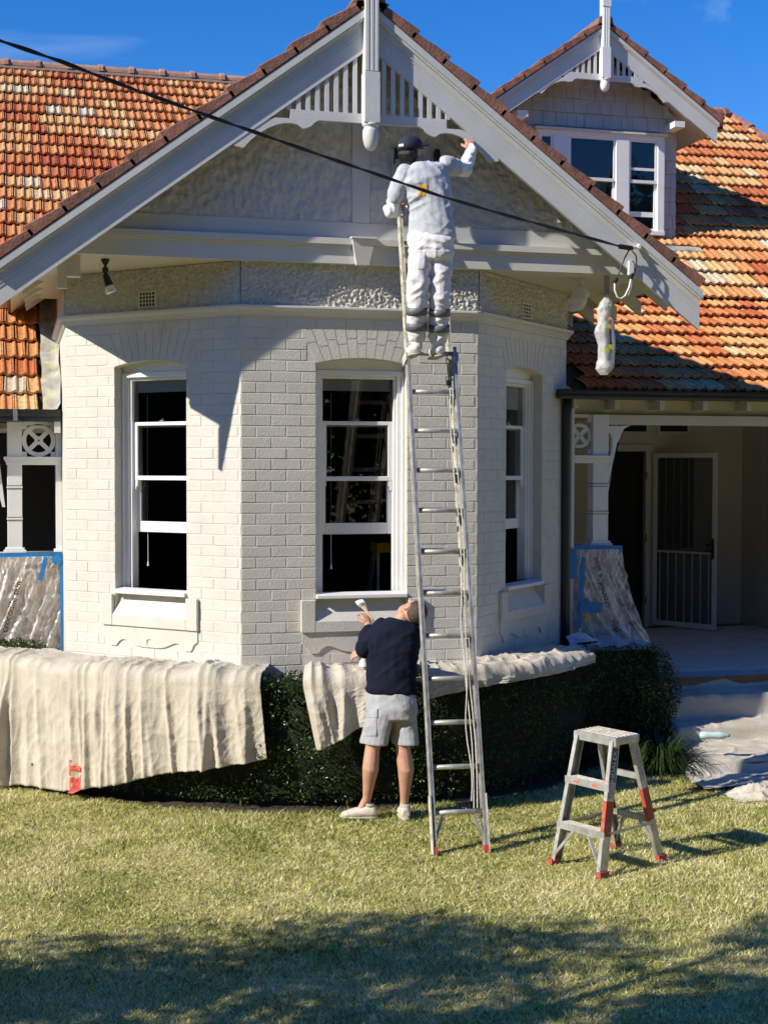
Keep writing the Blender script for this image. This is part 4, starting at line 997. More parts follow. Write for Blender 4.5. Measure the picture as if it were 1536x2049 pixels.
tag(npmesh('hedge_end_foliage', np.concatenate(VV), np.concatenate(FF), M_LEAF, HEDGE, attr=np.concatenate(TT)), kind='stuff')
b = MB()
b.loft([((2.86, .88, .05), V(.2, 0, 0), V(0, .18, 0)), ((2.86, .88, .5), V(.25, 0, 0), V(0, .2, 0)), ((2.86, .88, .85), V(.15, 0, 0), V(0, .12, 0))], 10); b.build('hedge_end_core', M_CORE, HEDGE)
for i in range(30, HN, 44):
    b = MB(); p = hp(i, -.14, 0); b.tube([p, p+V(random.uniform(-.03, .03), random.uniform(-.03, .03), .25), p+V(random.uniform(-.08, .08), .02, .5)], [.014, .01, .006], 5); b.build('stem', M_TWIG, HEDGE)
# soil strip
b = MB(); vs = []
for i in range(0, HN, 8):
    w = .03+.025*mnoise.noise(V(i*.09, 3, 1)); vs += [tuple(hp(i, w, .006)), tuple(hp(i, -.45, .006))]
m_ = len(vs)//2; b.add(vs, [(2*i, 2*i+2, 2*i+3, 2*i+1) for i in range(m_-1)]); tag(b.build('garden_bed', M_SOIL), kind='structure')

# ------------------------------------------------------------------ lawn blades
rng = np.random.default_rng(9)
n = 300000
gx = rng.uniform(-3.6, 4.4, n); gy = -5.6+6.9*rng.random(n)**.92
tmp = np.stack([gx, gy], 1)
# keep to the camera's wedge and off the hedge and steps
dx, dy = gx-CAM_LOC[0], gy-CAM_LOC[1]; zc_ = dx*math.sin(YAW)+dy*math.cos(YAW); xc_ = dx*math.cos(YAW)-dy*math.sin(YAW)
ok = (np.abs(xc_/zc_) < .30)
PS = HPa[::4, :2]; NS = HNa[::4, :2]; sd_ = np.full(n, 9.0)
for q0 in range(0, n, 20000):
    g = tmp[q0:q0+20000]; dd = ((g[:, None, :]-PS[None])**2).sum(2); kk = dd.argmin(1); sd_[q0:q0+20000] = ((g-PS[kk])*NS[kk]).sum(1)
inside = sd_ < .015+.05*nz2(gx*7+3, gy*7+3, 12)
ok &= ~inside & ~((gx > 3.0) & (gy > -.25)) & ~((gx > 2.35) & (gy > .6))
gx, gy = gx[ok], gy[ok]; n = len(gx)
h = rng.uniform(.012, .032, n)*(1+.35*nz2(gx*1.2+9, gy*1.2+9, 31)); h = np.maximum(h, .01); lean = rng.normal(size=(n, 2))*.75
edge = np.clip(1-np.minimum(np.abs(gy+.55), 1)/.25, 0, 1)*(np.abs(gx) < 1.3); h = h*(1+.8*edge*rng.random(n))
a = rng.uniform(0, math.pi, n); w = rng.uniform(.0020, .0052, n)
p0 = np.stack([gx-np.cos(a)*w, gy-np.sin(a)*w, np.zeros(n)], 1); p1 = np.stack([gx+np.cos(a)*w, gy+np.sin(a)*w, np.zeros(n)], 1); p2 = np.stack([gx+lean[:, 0]*h, gy+lean[:, 1]*h, h], 1)
vs = np.stack([p0, p1, p2], 1).reshape(-1, 3); fs = np.arange(n*3).reshape(-1, 3)
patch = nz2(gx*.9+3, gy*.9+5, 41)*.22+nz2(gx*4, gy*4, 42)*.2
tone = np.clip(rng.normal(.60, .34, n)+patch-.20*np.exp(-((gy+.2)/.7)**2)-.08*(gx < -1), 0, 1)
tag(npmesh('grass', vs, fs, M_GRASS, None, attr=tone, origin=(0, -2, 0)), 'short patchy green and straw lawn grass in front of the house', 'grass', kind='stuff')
# longer tufts along the hedge foot
for nm, cen, nb_, ln, seed in (('strap_leaf_plant', tuple(atZ(1318, 1548, 0)), 420, (.5, .95), 5),):
    r = random.Random(seed); vs, fs, tn = [], [], []
    for q in range(nb_):
        an = r.uniform(0, 2*math.pi); L0 = r.uniform(*ln); d = V(math.cos(an), math.sin(an), 0); sd = V(-d.y, d.x, 0); p = V(*cen)+d*r.uniform(0, .10); up_ = r.uniform(.6, 1.35); wd = r.uniform(.004, .008); b0 = len(vs)
        for k in range(7):
            t = k/6; rad = L0*(t*.35+.5*t*t*(.3+r.random()*.02)); hh = L0*(up_*t*.9-.62*t*t*up_-.18*t**3); q_ = p+d*rad+V(0, 0, max(.01, hh+.02)); ww = wd*(1-t**2.2)+.0006
            vs += [tuple(q_-sd*ww), tuple(q_+sd*ww)]
        for k in range(6): fs.append((b0+2*k, b0+2*k+1, b0+2*k+3, b0+2*k+2)); tn.append(min(1, max(0, r.gauss(.3, .2))))
    PL_ = npmesh(nm, vs, fs, M_LEAF, None, attr=tn, origin=cen); tag(PL_, 'dark green strap-leaved clump at the foot of the cloth-covered steps', 'plant')

# trees outside the frame: one shades the near lawn, others added to darken reflections
M_TLEAF = leafy_mat('tree_leaf', [(0, (.02, .04, .01)), (.5, (.045, .08, .018)), (1, (.09, .13, .03))], .3, .5)
M_BARK = mat('bark', (.12, .09, .065), .9, .3, 8, .8, 20, stretch=(1, 1, .3))
def tree(base, trunk_h, blobs, n_per, size, label, seed, group=None):
    t = thing('tree', base, label, 'tree', group); r = random.Random(seed); b = MB(); bx_, by_ = base[0], base[1]
    b.tube([(bx_, by_, 0), (bx_+.05, by_, trunk_h*.5), (bx_+.1, by_+.1, trunk_h)], [.2, .15, .1], 10)
    for c, rad in blobs: b.tube([(bx_+.1, by_+.1, trunk_h*.8), tuple((Vector((bx_, by_, trunk_h))+Vector(c))/2+V(0, 0, .2)), c], [.08, .05, .02], 7)
    b.build('trunk', M_BARK, t)
    VV, FF, TT, off = [], [], [], 0
    for k, (c, rad) in enumerate(blobs):
        rg = np.random.default_rng(seed*31+k); m = int(n_per*rad[0]*rad[1]*rad[2]/1.0)+200; d = rg.normal(size=(m, 3)); d /= np.linalg.norm(d, axis=1)[:, None]; rr = rg.random(m)**.4
        rr *= 1+.25*nz2(d[:, 0]*2.5+9, d[:, 1]*2.5+d[:, 2]*2+9, seed+k); p = np.array(c)+d*rr[:, None]*np.array(rad)
        gap = nz2(p[:, 0]*2.2+30, p[:, 1]*2.2+p[:, 2]*2.2+30, seed+50+k, 2) > -.28; p = p[gap]
        a, f = leaf_cards(p, rg.uniform(size*.7, size*1.3, len(p)), rg, .2, .55); VV.append(a); FF.append(f+off); off += len(a); TT.append(np.repeat(np.clip(rg.normal(.45, .2, len(p)), 0, 1), 2))
    tag(npmesh('crown', np.concatenate(VV), np.concatenate(FF), M_TLEAF, t, attr=np.concatenate(TT)), kind='stuff')
    return t
def sunward(x, y, h): return (x+SUN.x/SUN.z*h, y+SUN.y/SUN.z*h, h)
bl = []
for gx_, gy_, h_, r_ in ((-2.1, -3.75, 3.2, (1.0, .60, .62)), (-1.15, -3.8, 3.0, (.8, .55, .6)), (-.25, -4.0, 3.5, (.85, .5, .5)), (.55, -4.4, 3.9, (.7, .5, .45)), (-2.4, -4.6, 2.9, (1.0, .6, .6)), (-.9, -4.75, 3.3, (.9, .5, .5)), (.9, -5.0, 4.2, (.7, .45, .45)), (1.65, -4.1, 4.4, (.35, .28, .28)), (-3.3, -4.3, 3.0, (.8, .7, .7)), (0, -5.3, 3.8, (1.0, .5, .5)), (-1.5, -5.4, 3.0, (1.2, .6, .6)), (1.6, -4.75, 4.5, (.4, .3, .3))):
    bl.append((sunward(gx_, gy_+.26, h_), r_))
tree((-6.6, -6.6, 0), 2.4, bl, 12500, .075, 'leafy garden tree whose shadow falls across the near lawn', 61)
for k, (x, y, s) in enumerate(((-11, -27, 1.9), (-3, -29, 2.0), (5, -28, 2.0), (13, -27, 1.9), (21, -25, 1.9), (28, -20, 1.8), (31, -11, 1.7), (-20, -24, 1.7), (-27, -14, 1.35), (-29, -5, 1.3), (-28, 4, 1.3))):  # unseen trees, sized to darken window reflections and cut sky fill
    tree((x, y, 0), 4*s, [((x, y, 4.6*s), (3.6*s, 2.4*s, 2.6*s)), ((x+2*s, y, 3.2*s), (2.4*s, 2*s, 2.0*s)), ((x-2.2*s, y+.5, 3.0*s), (2.4*s, 2*s, 2.0*s)), ((x, y+.6, 1.5*s), (3.6*s, 1.4*s, 1.5*s))], 110, .36, 'unseen tree added outside the view to darken reflections and sky fill', 80+k, 'unseen added trees that darken reflections')

tree((-5.5, -13.5, 0), 6.0, [((-4, -12, 8.2), (2.6, 1.8, 1.3)), ((-7.5, -10.5, 7.4), (2.2, 1.7, 1.3)), ((-.5, -13, 8.4), (2.4, 1.8, 1.3)), ((-6.5, -14, 9), (2.4, 2, 1.5)), ((-9.5, -9.2, 6.6), (1.8, 1.5, 1.2))], 1500, .15, 'unseen spreading tree added behind the viewer to block sky light', 71)  # unseen crown added to block sky light over the near lawn
# unseen hedge added left to darken reflections, and litter on the lawn
BH_ = thing('reflection_hedge', (-12.5, 1, 0), 'unseen tall hedge added beside the garden to darken window reflections', 'hedge')
b = MB(); b.box(-12.9, -12.1, -7, 9, 0, 4.0); b.build('hedge_core', M_CORE, BH_)
rng = np.random.default_rng(5); n = 16000; c = np.stack([-12.1+rng.random(n)*.16, rng.uniform(-7, 9, n), rng.uniform(.05, 4.15, n)], 1); lv, lf = leaf_cards(c, rng.uniform(.05, .09, n), rng, .2, .55)
tag(npmesh('hedge_foliage', lv, lf, M_TLEAF, BH_, attr=np.repeat(np.clip(rng.normal(.4, .2, n), 0, 1), 2)), kind='stuff')
M_LITTER = mat('dry_leaf', (.24, .13, .06), .9, .3, 40)
rng = np.random.default_rng(15); n = 240; c = np.stack([rng.uniform(-3, 3.6, n), rng.uniform(-5.2, -.5, n), rng.uniform(.018, .032, n)], 1); lv, lf = leaf_cards(c, rng.uniform(.02, .05, n), rng, 0, .45); lv[:, 2] = np.clip(.024+(lv[:, 2]-.024)*.35, .012, .06)
tag(npmesh('leaf_litter', lv, lf, M_LITTER, None), 'scattered dry brown leaves lying on the lawn', 'leaves', kind='stuff')
# ------------------------------------------------------------------ drop cloths
M_CANVAS = mat('canvas_drop_cloth', (.55, .50, .41), .9, .09, 5, .45, 70, col2=(.48, .43, .34), c2s=2.2, c2t=(.4, .65), sheen=.2)
M_CANVAS2 = mat('old_canvas', (.57, .53, .46), .9, .10, 6, .5, 60, col2=(.47, .42, .34), c2s=3, c2t=(.4, .6))
def folds(seed, length, n, wmin, wmax, amp):
    r = random.Random(seed); return [(r.uniform(0, length), r.uniform(wmin, wmax), r.uniform(.35, 1)*amp, r.uniform(-.15, .15)) for _ in range(n)]
def drape(name, k0, k1, hem, seed, fold_n, amp=.045, lean0=0.0, lean1=0.0, material=None, zt=1.045, back=.47, label=None, nv=64, step=.008, hedge_gap=.055, lump=.03, longi=0.0):
    """cloth over the hedge from index k0 to k1; hem(t) = height of the hem for t in 0..1 along the cloth;
    lean0/lean1 pull the bottom corners along the hedge"""
    length = (k1-k0)*.02; nu = int(length/step); F = folds(seed, length, fold_n, .02, .07, amp); vs, fs = [], []
    ntop = 26
    for iu in range(nu+1):
        t = iu/nu; s = t*length; zh = hem(t)
        for j in range(nv+1):
            if j <= ntop:
                q = j/ntop; o = -back+(back+hedge_gap)*q
                crown = math.sin(math.pi*min(1, max(0, q)))*.02
                z = zt+crown+.02*mnoise.noise(V(s*3, o*4, seed))-(.055*max(0, (q-.86)/.14)**2)
                drop = 0.0
            else:
                q = 1; drop = (j-ntop)/(nv-ntop); o = hedge_gap; z = (zt-.055)+(zh-(zt-.055))*drop
            ss = s+(lean0*(1-t)+lean1*t)*drop
            disp = 0; lift = 0
            for (fp, fw, fa, sl) in F:
                d = (s-fp-sl*drop*.5)/fw
                if abs(d) < 3: e = (math.exp(-abs(d)*1.9)*.55+math.exp(-d*d)*.45) if d > 0 else (math.exp(d*1.1)*.45+math.exp(-d*d*1.6)*.55); disp += fa*e*(.45+.55*drop); lift += fa*.55*e
            cr1 = 1-abs(mnoise.noise(V(s*9+drop*2, drop*5, seed+21)))*4; cr2 = 1-abs(mnoise.noise(V(s*6-drop*4, drop*7+s*2, seed+31)))*5
            disp += .010*mnoise.noise(V(s*7, drop*2.2, seed+3))+.006*mnoise.noise(V(s*26, drop*4, seed+5))+.0022*mnoise.noise(V(s*45, drop*36, seed+8))+.006*max(0, cr1)**2+.004*max(0, cr2)**2
            kk = (k0+ss/.02); k = max(0, min(HN-2, int(kk))); fr = kk-k
            P = HPATH[k]*(1-fr)+HPATH[k+1]*fr if 0 <= k < HN-1 else HPATH[k]; N_ = HNRM[k]
            if kk < 0: P = HPATH[0]+(HPATH[0]-HPATH[1])*(-kk)
            if j <= ntop:
                # gathers run diagonally over the top
                z += longi*max(0, 1-abs(mnoise.noise(V(s*.8, q*4+s*.5, seed+51)))*3.2)**1.5; cr3 = 1-abs(mnoise.noise(V(s*5+q*3, q*3-s*2, seed+41)))*4; z += .016*max(0, cr3)**2+lift*min(1, q*1.3+.15)*.75+lump*(.5+.5*mnoise.noise(V(s*2.1+q*1.2, q*2, seed+11)))*(1-.5*q)+.012*mnoise.noise(V(s*13+q*6, q*5, seed+2))*(1-.3*q)
                p = P+N_*(o+disp*.35*q*q)
            else: p = P+N_*(o+disp*(.35+.65*min(1, drop*4)))
            vs.append((p.x, p.y, z))
    m = nv+1
    for iu in range(nu):
        for j in range(nv): fs.append((iu*m+j, iu*m+j+1, (iu+1)*m+j+1, (iu+1)*m+j))
    o = npmesh(name, vs, fs, material or M_CANVAS, None, smooth=True); md = o.modifiers.new('t', 'SOLIDIFY'); md.thickness = .0016; md.offset = 0
    if label: tag(o, label, 'drop cloth')
    return o
def lerp_tab(tab):
    def f(t):
        for (a, za), (b, zb_) in zip(tab[:-1], tab[1:]):
            if t <= b: return za+(zb_-za)*(t-a)/(b-a)
        return tab[-1][1]
    return f
kL0, kL1 = 6, h_index_px(522, .9, .03)
kM0, kM1 = h_index_px(606, .95, .03), h_index_px(742, .95, .03)
kR0, kR1 = h_index_px(846, .95, .03), h_index_px(1186, 1.0, .03)
def tpos(px, k0, k1, z=.5): return max(0, min(1, (h_index_px(px, z, .05)-k0)/(k1-k0)))
hl = [(0, .10)]
for px, py in ((0, 1573), (60, 1576), (125, 1588), (240, 1570), (310, 1553), (420, 1538), (522, 1522)):
    t = tpos(px, kL0, kL1, .2); k = int(kL0+t*(kL1-kL0)); N_ = HNRM[k]; p = onplane(px, py, N_, HPATH[k]+N_*.12); hl.append((t+len(hl)*1e-4, max(.02, p.z)))
CL = drape('drop_cloth', kL0, kL1, lerp_tab(hl), 3, 42, .065, lean1=.05, label='long cream canvas drop cloth with red lettering hung over the hedge', nv=80)
hm = lerp_tab([(0, .50), (.35, .56), (1, .70)])
drape('drop_cloth', kM0, kM1, hm, 14, 12, .05, lean0=.10, lean1=-.02, material=M_CANVAS2, label='short wrinkled cream drop cloth on the hedge beside the man in shorts', lump=.03)
hr = []
for px, py in ((846, 1400), (900, 1386), (1000, 1366), (1100, 1350), (1186, 1325)):
    t = tpos(px, kR0, kR1, .95); k = int(kR0+t*(kR1-kR0)); N_ = HNRM[k]; p = onplane(px, py, N_, HPATH[k]+N_*.04); hr.append((t+len(hr)*1e-4, p.z))
drape('drop_cloth', kR0, kR1, lerp_tab(hr), 25, 5, .03, longi=.022, material=M_CANVAS2, label='sunlit cream drop cloth lying along the hedge behind the long ladder', lump=.02, nv=44)
# red stencil on the long cloth
M_RED = mat('red_stencil', (.62, .12, .08), .9, .2, 30)
def text_mesh(txt, size, bold=0.0):
    cu = bpy.data.curves.new('t', 'FONT'); cu.body = txt; cu.offset = bold; cu.size = size; cu.align_x = 'CENTER'; cu.align_y = 'CENTER'
    o = bpy.data.objects.new('t', cu); COL.objects.link(o); dg = bpy.context.evaluated_depsgraph_get(); me = o.evaluated_get(dg).to_mesh()
    vs = [tuple(v.co) for v in me.vertices]; fs = [tuple(p.vertices) for p in me.polygons]; o.evaluated_get(dg).to_mesh_clear(); bpy.data.objects.remove(o); bpy.data.curves.remove(cu); return vs, fs
def put_text(txt, size, c, ax, ay, m, name, parent, bold=0.0):
    vs, fs = text_mesh(txt, size, bold); c = Vector(c); ax = Vector(ax).normalized(); ay = Vector(ay).normalized(); b = MB(); b.add([c+ax*x+ay*y for x, y, z in vs], fs); return b.build(name, m, parent)
from mathutils.bvhtree import BVHTree
def snap_text(o, tgt, direction, off=.003):
    """press lettering onto a cloth"""
    bv = BVHTree.FromPolygons([v.co+base_of(tgt) for v in tgt.data.vertices], [tuple(p.vertices) for p in tgt.data.polygons]); bo = base_of(o)
    import bmesh
    bm = bmesh.new(); bm.from_mesh(o.data); bmesh.ops.triangulate(bm, faces=bm.faces); bmesh.ops.subdivide_edges(bm, edges=bm.edges, cuts=2); bm.to_mesh(o.data); bm.free()
    d = Vector(direction).normalized()
    for v in o.data.vertices:
        w = v.co+bo; h = bv.ray_cast(w-d*1.0, d)
        if h[0] is not None: v.co = h[0]-d*off-bo
t = tpos(131, kL0, kL1, .2); k = int(kL0+t*(kL1-kL0)); N_ = HNRM[k]; al = V(-N_.y, N_.x, 0)
cpt = onplane(132, 1558, N_, HPATH[k]+N_*.2)
tx = put_text('RT', .19, cpt, V(0, 0, 1), -al, M_RED, 'stencil_lettering', CL, .012); snap_text(tx, CL, -N_, .005)

# cloth over the steps
vs, fs = [], []; NX, NY = 150, 150
def step_h(y):
    prof = [(1.16, .60), (1.15, .535), (.87, .518), (.845, .31), (.63, .285), (.605, .14), (-.06, .118), (-.12, .02), (-.8, .012)]
    for (a, za), (b, zb_) in zip(prof[:-1], prof[1:]):
        if y >= b: return za+(zb_-za)*(a-y)/(a-b)
    return .015
for j in range(NY+1):
    y = 1.16-1.75*j/NY
    for i in range(NX+1):
        u = i/NX; xl = 3.02-.0*j/NY+.09*mnoise.noise(V(y*2.5, 1, 1)); fall = max(0, .0)
        xl = 3.0 if y > .4 else 3.0-.28*min(1, (.4-y)/.8)
        x = xl+(5.2-xl)*u**1.25
        left = max(0, 1-(x-xl)/.13)
        h = step_h(y+.012*mnoise.noise(V(x*3, y*2, 5)))
        n1 = mnoise.noise(V(x*4.2+y*2, y*5-x*1.5, 2.2)); n2 = mnoise.noise(V(x*9, y*11+x*3, 8)); cr = (1-abs(n1)*2.2); cr = max(0, cr)**3
        z = h+.012+.014*cr+.004*n2
        z -= left**1.5*(h*.8+.0); z += left*.05*(.5+.5*mnoise.noise(V(x*9, y*7, 4)))
        vs.append((x, y-left*.04*math.sin(y*9), max(.008+.01*abs(n2), z)))
for j in range(NY):
    for i in range(NX): a = j*(NX+1)+i; fs.append((a, a+1, a+NX+2, a+NX+1))
o = npmesh('drop_cloth', vs, fs, M_CANVAS2, None, smooth=True); tag(o, 'crumpled canvas drop cloth spread over the porch steps', 'drop cloth')
# crumpled heap on the lawn at the foot of the steps
def heap(name, cen, rx, ry, h, seed, m, label, cat):
    vs, fs = [], []; n = 60
    for j in range(n+1):
        for i in range(n+1):
            u, v = 2*i/n-1, 2*j/n-1; r = math.hypot(u, v); env = max(0, 1-r**2.4); bx_ = 1+.18*mnoise.noise(V(u*2, v*2, seed))
            nn_ = mnoise.noise(V(u*2.0+seed, v*2.0, seed)); n4 = mnoise.noise(V(u*6+seed, v*5, seed+3)); z = h*env*(.15+.75*max(0, 1-abs(nn_)*3.2)*(.6+.5*mnoise.noise(V(u*2, v*2, seed+7)))+.10*max(0, 1-abs(n4)*3))+.005*mnoise.noise(V(u*9, v*9, seed))
            vs.append((cen[0]+u*rx*bx_, cen[1]+v*ry*bx_, cen[2]+max(.006, z+.008)))
    for j in range(n):
        for i in range(n): a = j*(n+1)+i; fs.append((a, a+1, a+n+2, a+n+1))
    o = npmesh(name, vs, fs, m, None, smooth=True, origin=cen); tag(o, label, cat); return o
pH = atZ(1512, 1592, 0)
heap('drop_cloth', (pH.x+.04, pH.y, 0), .30, .20, .13, 3, M_CANVAS2, 'bunched-up cream drop cloth lying on the grass below the steps', 'drop cloth')
# grey cloth over the hedge end by the porch pier and the marked rag on it
M_SHEET = mat('grey_sheet', (.46, .46, .45), .9, .1, 7, .4, 50)
M_RAG = mat('lilac_rag', (.55, .58, .78), .9, .06, 12, .3, 60)
heap('dust_sheet', (2.62, 1.02, .99), .40, .24, .13, 9, M_SHEET, 'grey dust sheet bundled on the hedge below the wrapped porch pier', 'dust sheet')
pr_ = atY(1158, 1278, .86)
vs, fs = [], []; n = 24
for j in range(n+1):
    for i in range(n+1):
        u, v = i/n, j/n; x = (u-.45)*.30; z = (1-v)*.11*(1-.55*abs(u-.38)*2)-.02; vs.append((pr_.x+x+.02*v, pr_.y-.02-.06*v+.018*mnoise.noise(V(u*3, v*3, 2)), 1.085+z+.012*mnoise.noise(V(u*4, v*4, 6))))
for j in range(n):
    for i in range(n): a = j*(n+1)+i; fs.append((a, a+1, a+n+2, a+n+1))
RAG = npmesh('rag', vs, fs, M_RAG, None, smooth=True); tag(RAG, 'pale lilac rag with handwriting lying on the grey dust sheet', 'rag')
M_INK = mat('ink', (.012, .012, .03), .8, .1, 10)
tx = put_text('Krpn', .07, (pr_.x+.0, pr_.y-.3, 1.115), V(.97, 0, .2), V(-.2, 0, .97), M_INK, 'handwriting', RAG); snap_text(tx, RAG, (0, 1, -.25), .004)

# ------------------------------------------------------------------ masking film and tape
def film_mat():
    m = bpy.data.materials.new('masking_film'); m.use_nodes = True; t = m.node_tree; b = t.nodes['Principled BSDF']; N = t.nodes.new; K = t.links.new
    b.inputs['Base Color'].default_value = (.86, .85, .83, 1); b.inputs['Roughness'].default_value = .22; b.inputs['Specular IOR Level'].default_value = .8
    tr = N('ShaderNodeBsdfTransparent'); mx = N('ShaderNodeMixShader'); geo = N('ShaderNodeNewGeometry'); nz = N('ShaderNodeTexNoise'); nz.inputs['Scale'].default_value = 9; nz.inputs['Detail'].default_value = 5
    K(geo.outputs['Position'], nz.inputs['Vector']); mr = N('ShaderNodeMapRange'); mr.inputs['From Min'].default_value = .35; mr.inputs['From Max'].default_value = .7; mr.inputs['To Min'].default_value = .22; mr.inputs['To Max'].default_value = .62
    K(nz.outputs[0], mr.inputs[0]); lw = N('ShaderNodeLayerWeight'); lw.inputs[0].default_value = .35; ad = N('ShaderNodeMath'); ad.operation = 'ADD'; ad.use_clamp = True; m2 = N('ShaderNodeMath'); m2.operation = 'MULTIPLY'; m2.inputs[1].default_value = .6
    K(lw.outputs['Facing'], m2.inputs[0]); K(m2.outputs[0], ad.inputs[0]); K(mr.outputs[0], ad.inputs[1]); K(ad.outputs[0], mx.inputs[0]); K(tr.outputs[0], mx.inputs[1]); K(b.outputs[0], mx.inputs[2])
    o = [n for n in t.nodes if n.type == 'OUTPUT_MATERIAL'][0]; K(mx.outputs[0], o.inputs[0]); return m
M_FILM = film_mat()
def film(name, xl, xr, z0, z1, Y, seed, slant, flare, label, bulge=.05, fl_l=0.0):
    """sheet hung in front of the pier with radiating creases"""
    vs, fs = [], []; nu, nv = 110, 130; r = random.Random(seed); cre = [(r.uniform(-.3, 1.3), r.uniform(.5, 1.6)*slant, r.uniform(.006, .018), r.uniform(.008, .028)) for _ in range(26)]
    for j in range(nv+1):
        v = j/nv
        for i in range(nu+1):
            u = i/nu; x = xl-fl_l*v*(1-u)+(xr-xl+flare*v**1.5+fl_l*v)*u; x = xl-fl_l*v+(xr+flare*v**1.6-(xl-fl_l*v))*u
            d = bulge*math.sin(math.pi*u)*(.3+.7*v)
            for cu, cs, cw, ca in cre:
                q = (u-cu-cs*(v-.1)*.55)/(cw*3.2)
                if abs(q) < 3: d += ca*math.exp(-q*q)*min(1, v*3)
            d += .02*mnoise.noise(V(u*4, v*4, seed))*min(1, v*5)+.010*max(0, 1-abs(mnoise.noise(V(u*9+v*3, v*8, seed+4)))*4)+.007*max(0, 1-abs(mnoise.noise(V(u*16-v*4, v*13, seed+6)))*4)
            vs.append((x+.015*mnoise.noise(V(v*6, 1, seed))*u, Y-d, z1+(z0-z1)*v))
    m = nu+1
    for j in range(nv):
        for i in range(nu): a = j*m+i; fs.append((a, a+m, a+m+1, a+1))
    o = npmesh(name, vs, fs, M_FILM, None, smooth=True); tag(o, label, 'plastic sheet'); return o
FR = film('plastic_sheet', 2.285, 2.83, .98, 1.885, 1.275, 5, .75, .30, 'clear masking film wrapped round the right porch pier, printed with words', .07)
FLm = film('plastic_sheet', -2.93, -2.285, .86, 1.835, 2.19, 8, -.9, .0, 'clear crinkled masking film taped over the left porch pier', .06, .1)
M_PRINT = mat('black_print', (.012, .012, .012), .6, .1, 10)
def print_on(txt, size, px, py, py2, px2, Y, tgt):
    a, c_ = atY(px, py, Y), atY(px2, py2, Y); d = (c_-a).normalized(); mid = (a+c_)/2; up_ = V(0, -1, 0).cross(d)*-1
    up_ = d.cross(V(0, -1, 0))*-1
    o = put_text(txt, size, mid+V(0, -.4, 0), d, V(0, 1, 0).cross(d)*-1, M_PRINT, 'printed_words', tgt); snap_text(o, tgt, (0, 1, 0), .004); return o
print_on('crocodile skin', .085, 1211, 1200, 1132, 1197, 1.2, FR)
print_on('skin', .085, 1233, 1264, 1240, 1224, 1.2, FR)
print_on('crocodile skin', .085, 8, 1268, 1160, 40, 2.12, FLm)
# blue tape
def tape(pts, w, name, label, up=(0, 0, 1), th=.002):
    t = thing(name, pts[0][0], label, 'tape')
    for a, c_, ww in pts:
        a = Vector(a); c_ = Vector(c_); b = MB(); b.bar(a, c_, th, ww, up=up if abs((c_-a).normalized().dot(Vector(up))) < .9 else (1, 0, 0)); b.build('tape_strip', M_TAPE, t)
    return t
Yt = 1.19
tape([((2.27, 1.268, 1.905), (2.83, 1.266, 1.895), .045), ((2.30, Yt, 1.90), (2.31, Yt, 1.62), .075), ((2.40, Yt-.02, 1.82), (2.355, Yt-.02, 1.16), .05), ((2.36, Yt-.03, 1.36), (2.58, Yt-.035, 1.345), .10), ((2.29, Yt+.03, 1.2), (2.285, Yt+.03, .98), .05)], .05, 'masking_tape', 'blue masking tape strips on the right porch pier')
Yl = 2.16
tape([((-2.84, Yl+.02, 1.845), (-2.275, Yl+.02, 1.85), .05), ((-2.285, Yl-.02, 1.84), (-2.275, Yl-.03, .9), .03), ((-2.42, Yl-.05, 1.83), (-2.47, Yl-.05, 1.62), .04), ((-2.35, Yl-.03, 1.835), (-2.30, Yl-.03, 1.78), .08)], .05, 'masking_tape', 'blue masking tape edging the film on the left porch pier')
# floor film and tape along the porch edge
vs, fs = [], []; nx_, ny_ = 120, 70
for j in range(ny_+1):
    for i in range(nx_+1):
        x = 2.85+3.1*i/nx_; y = 1.15+3.3*j/ny_; n1 = mnoise.noise(V(x*1.2+y*2.5, y*6, 4)); vs.append((x, y, (FZ+.006+.018*max(0, 1-abs(n1)*5)**2*min(1, j/6)+.003*mnoise.noise(V(x*6, y*9, 2))+.003) if j else FZ-.004))
for j in range(ny_):
    for i in range(nx_): a = j*(nx_+1)+i; fs.append((a, a+1, a+nx_+2, a+nx_+1))
M_FSHEET = mat('floor_sheet', (.62, .62, .61), .45, .06, 6, .2, 30)
tag(npmesh('floor_sheet', vs, fs, M_FSHEET, None, smooth=True), 'pale protective sheet laid over the porch floor', 'dust sheet')
b = MB()
for i in range(12):
    x0, x1 = 2.95+i*.26, 2.95+(i+1)*.26; z0 = .665+.006*mnoise.noise(V(x0*2, 1, 1)); z1 = .665+.006*mnoise.noise(V(x1*2, 1, 1)); b.add([(x0, 1.152, z0), (x1, 1.152, z1), (x1, 1.148, z1+.055), (x0, 1.148, z0+.055)], [(0, 1, 2, 3)])
tag(b.build('masking_tape', M_TAPE, None), 'long blue masking tape along the front edge of the porch floor', 'tape')
# bottle on the steps cloth
M_PET = mat('clear_bottle', (.55, .70, .72), .15, .05, 20, spec=.8)
pb = atZ(1392, 1474, .335); b = MB(); b.lathe([(.012, -.13), (.03, -.12), (.034, -.08), (.03, -.02), (.034, .03), (.033, .08), (.013, .115), (.013, .14)], (pb.x+.17, pb.y, .338), 14, (1, -.15, -.04)); o = b.build('bottle', M_PET, None, smooth=True); tag(o, 'pale clear plastic bottle lying on the steps cloth by the strap-leaved clump', 'bottle')
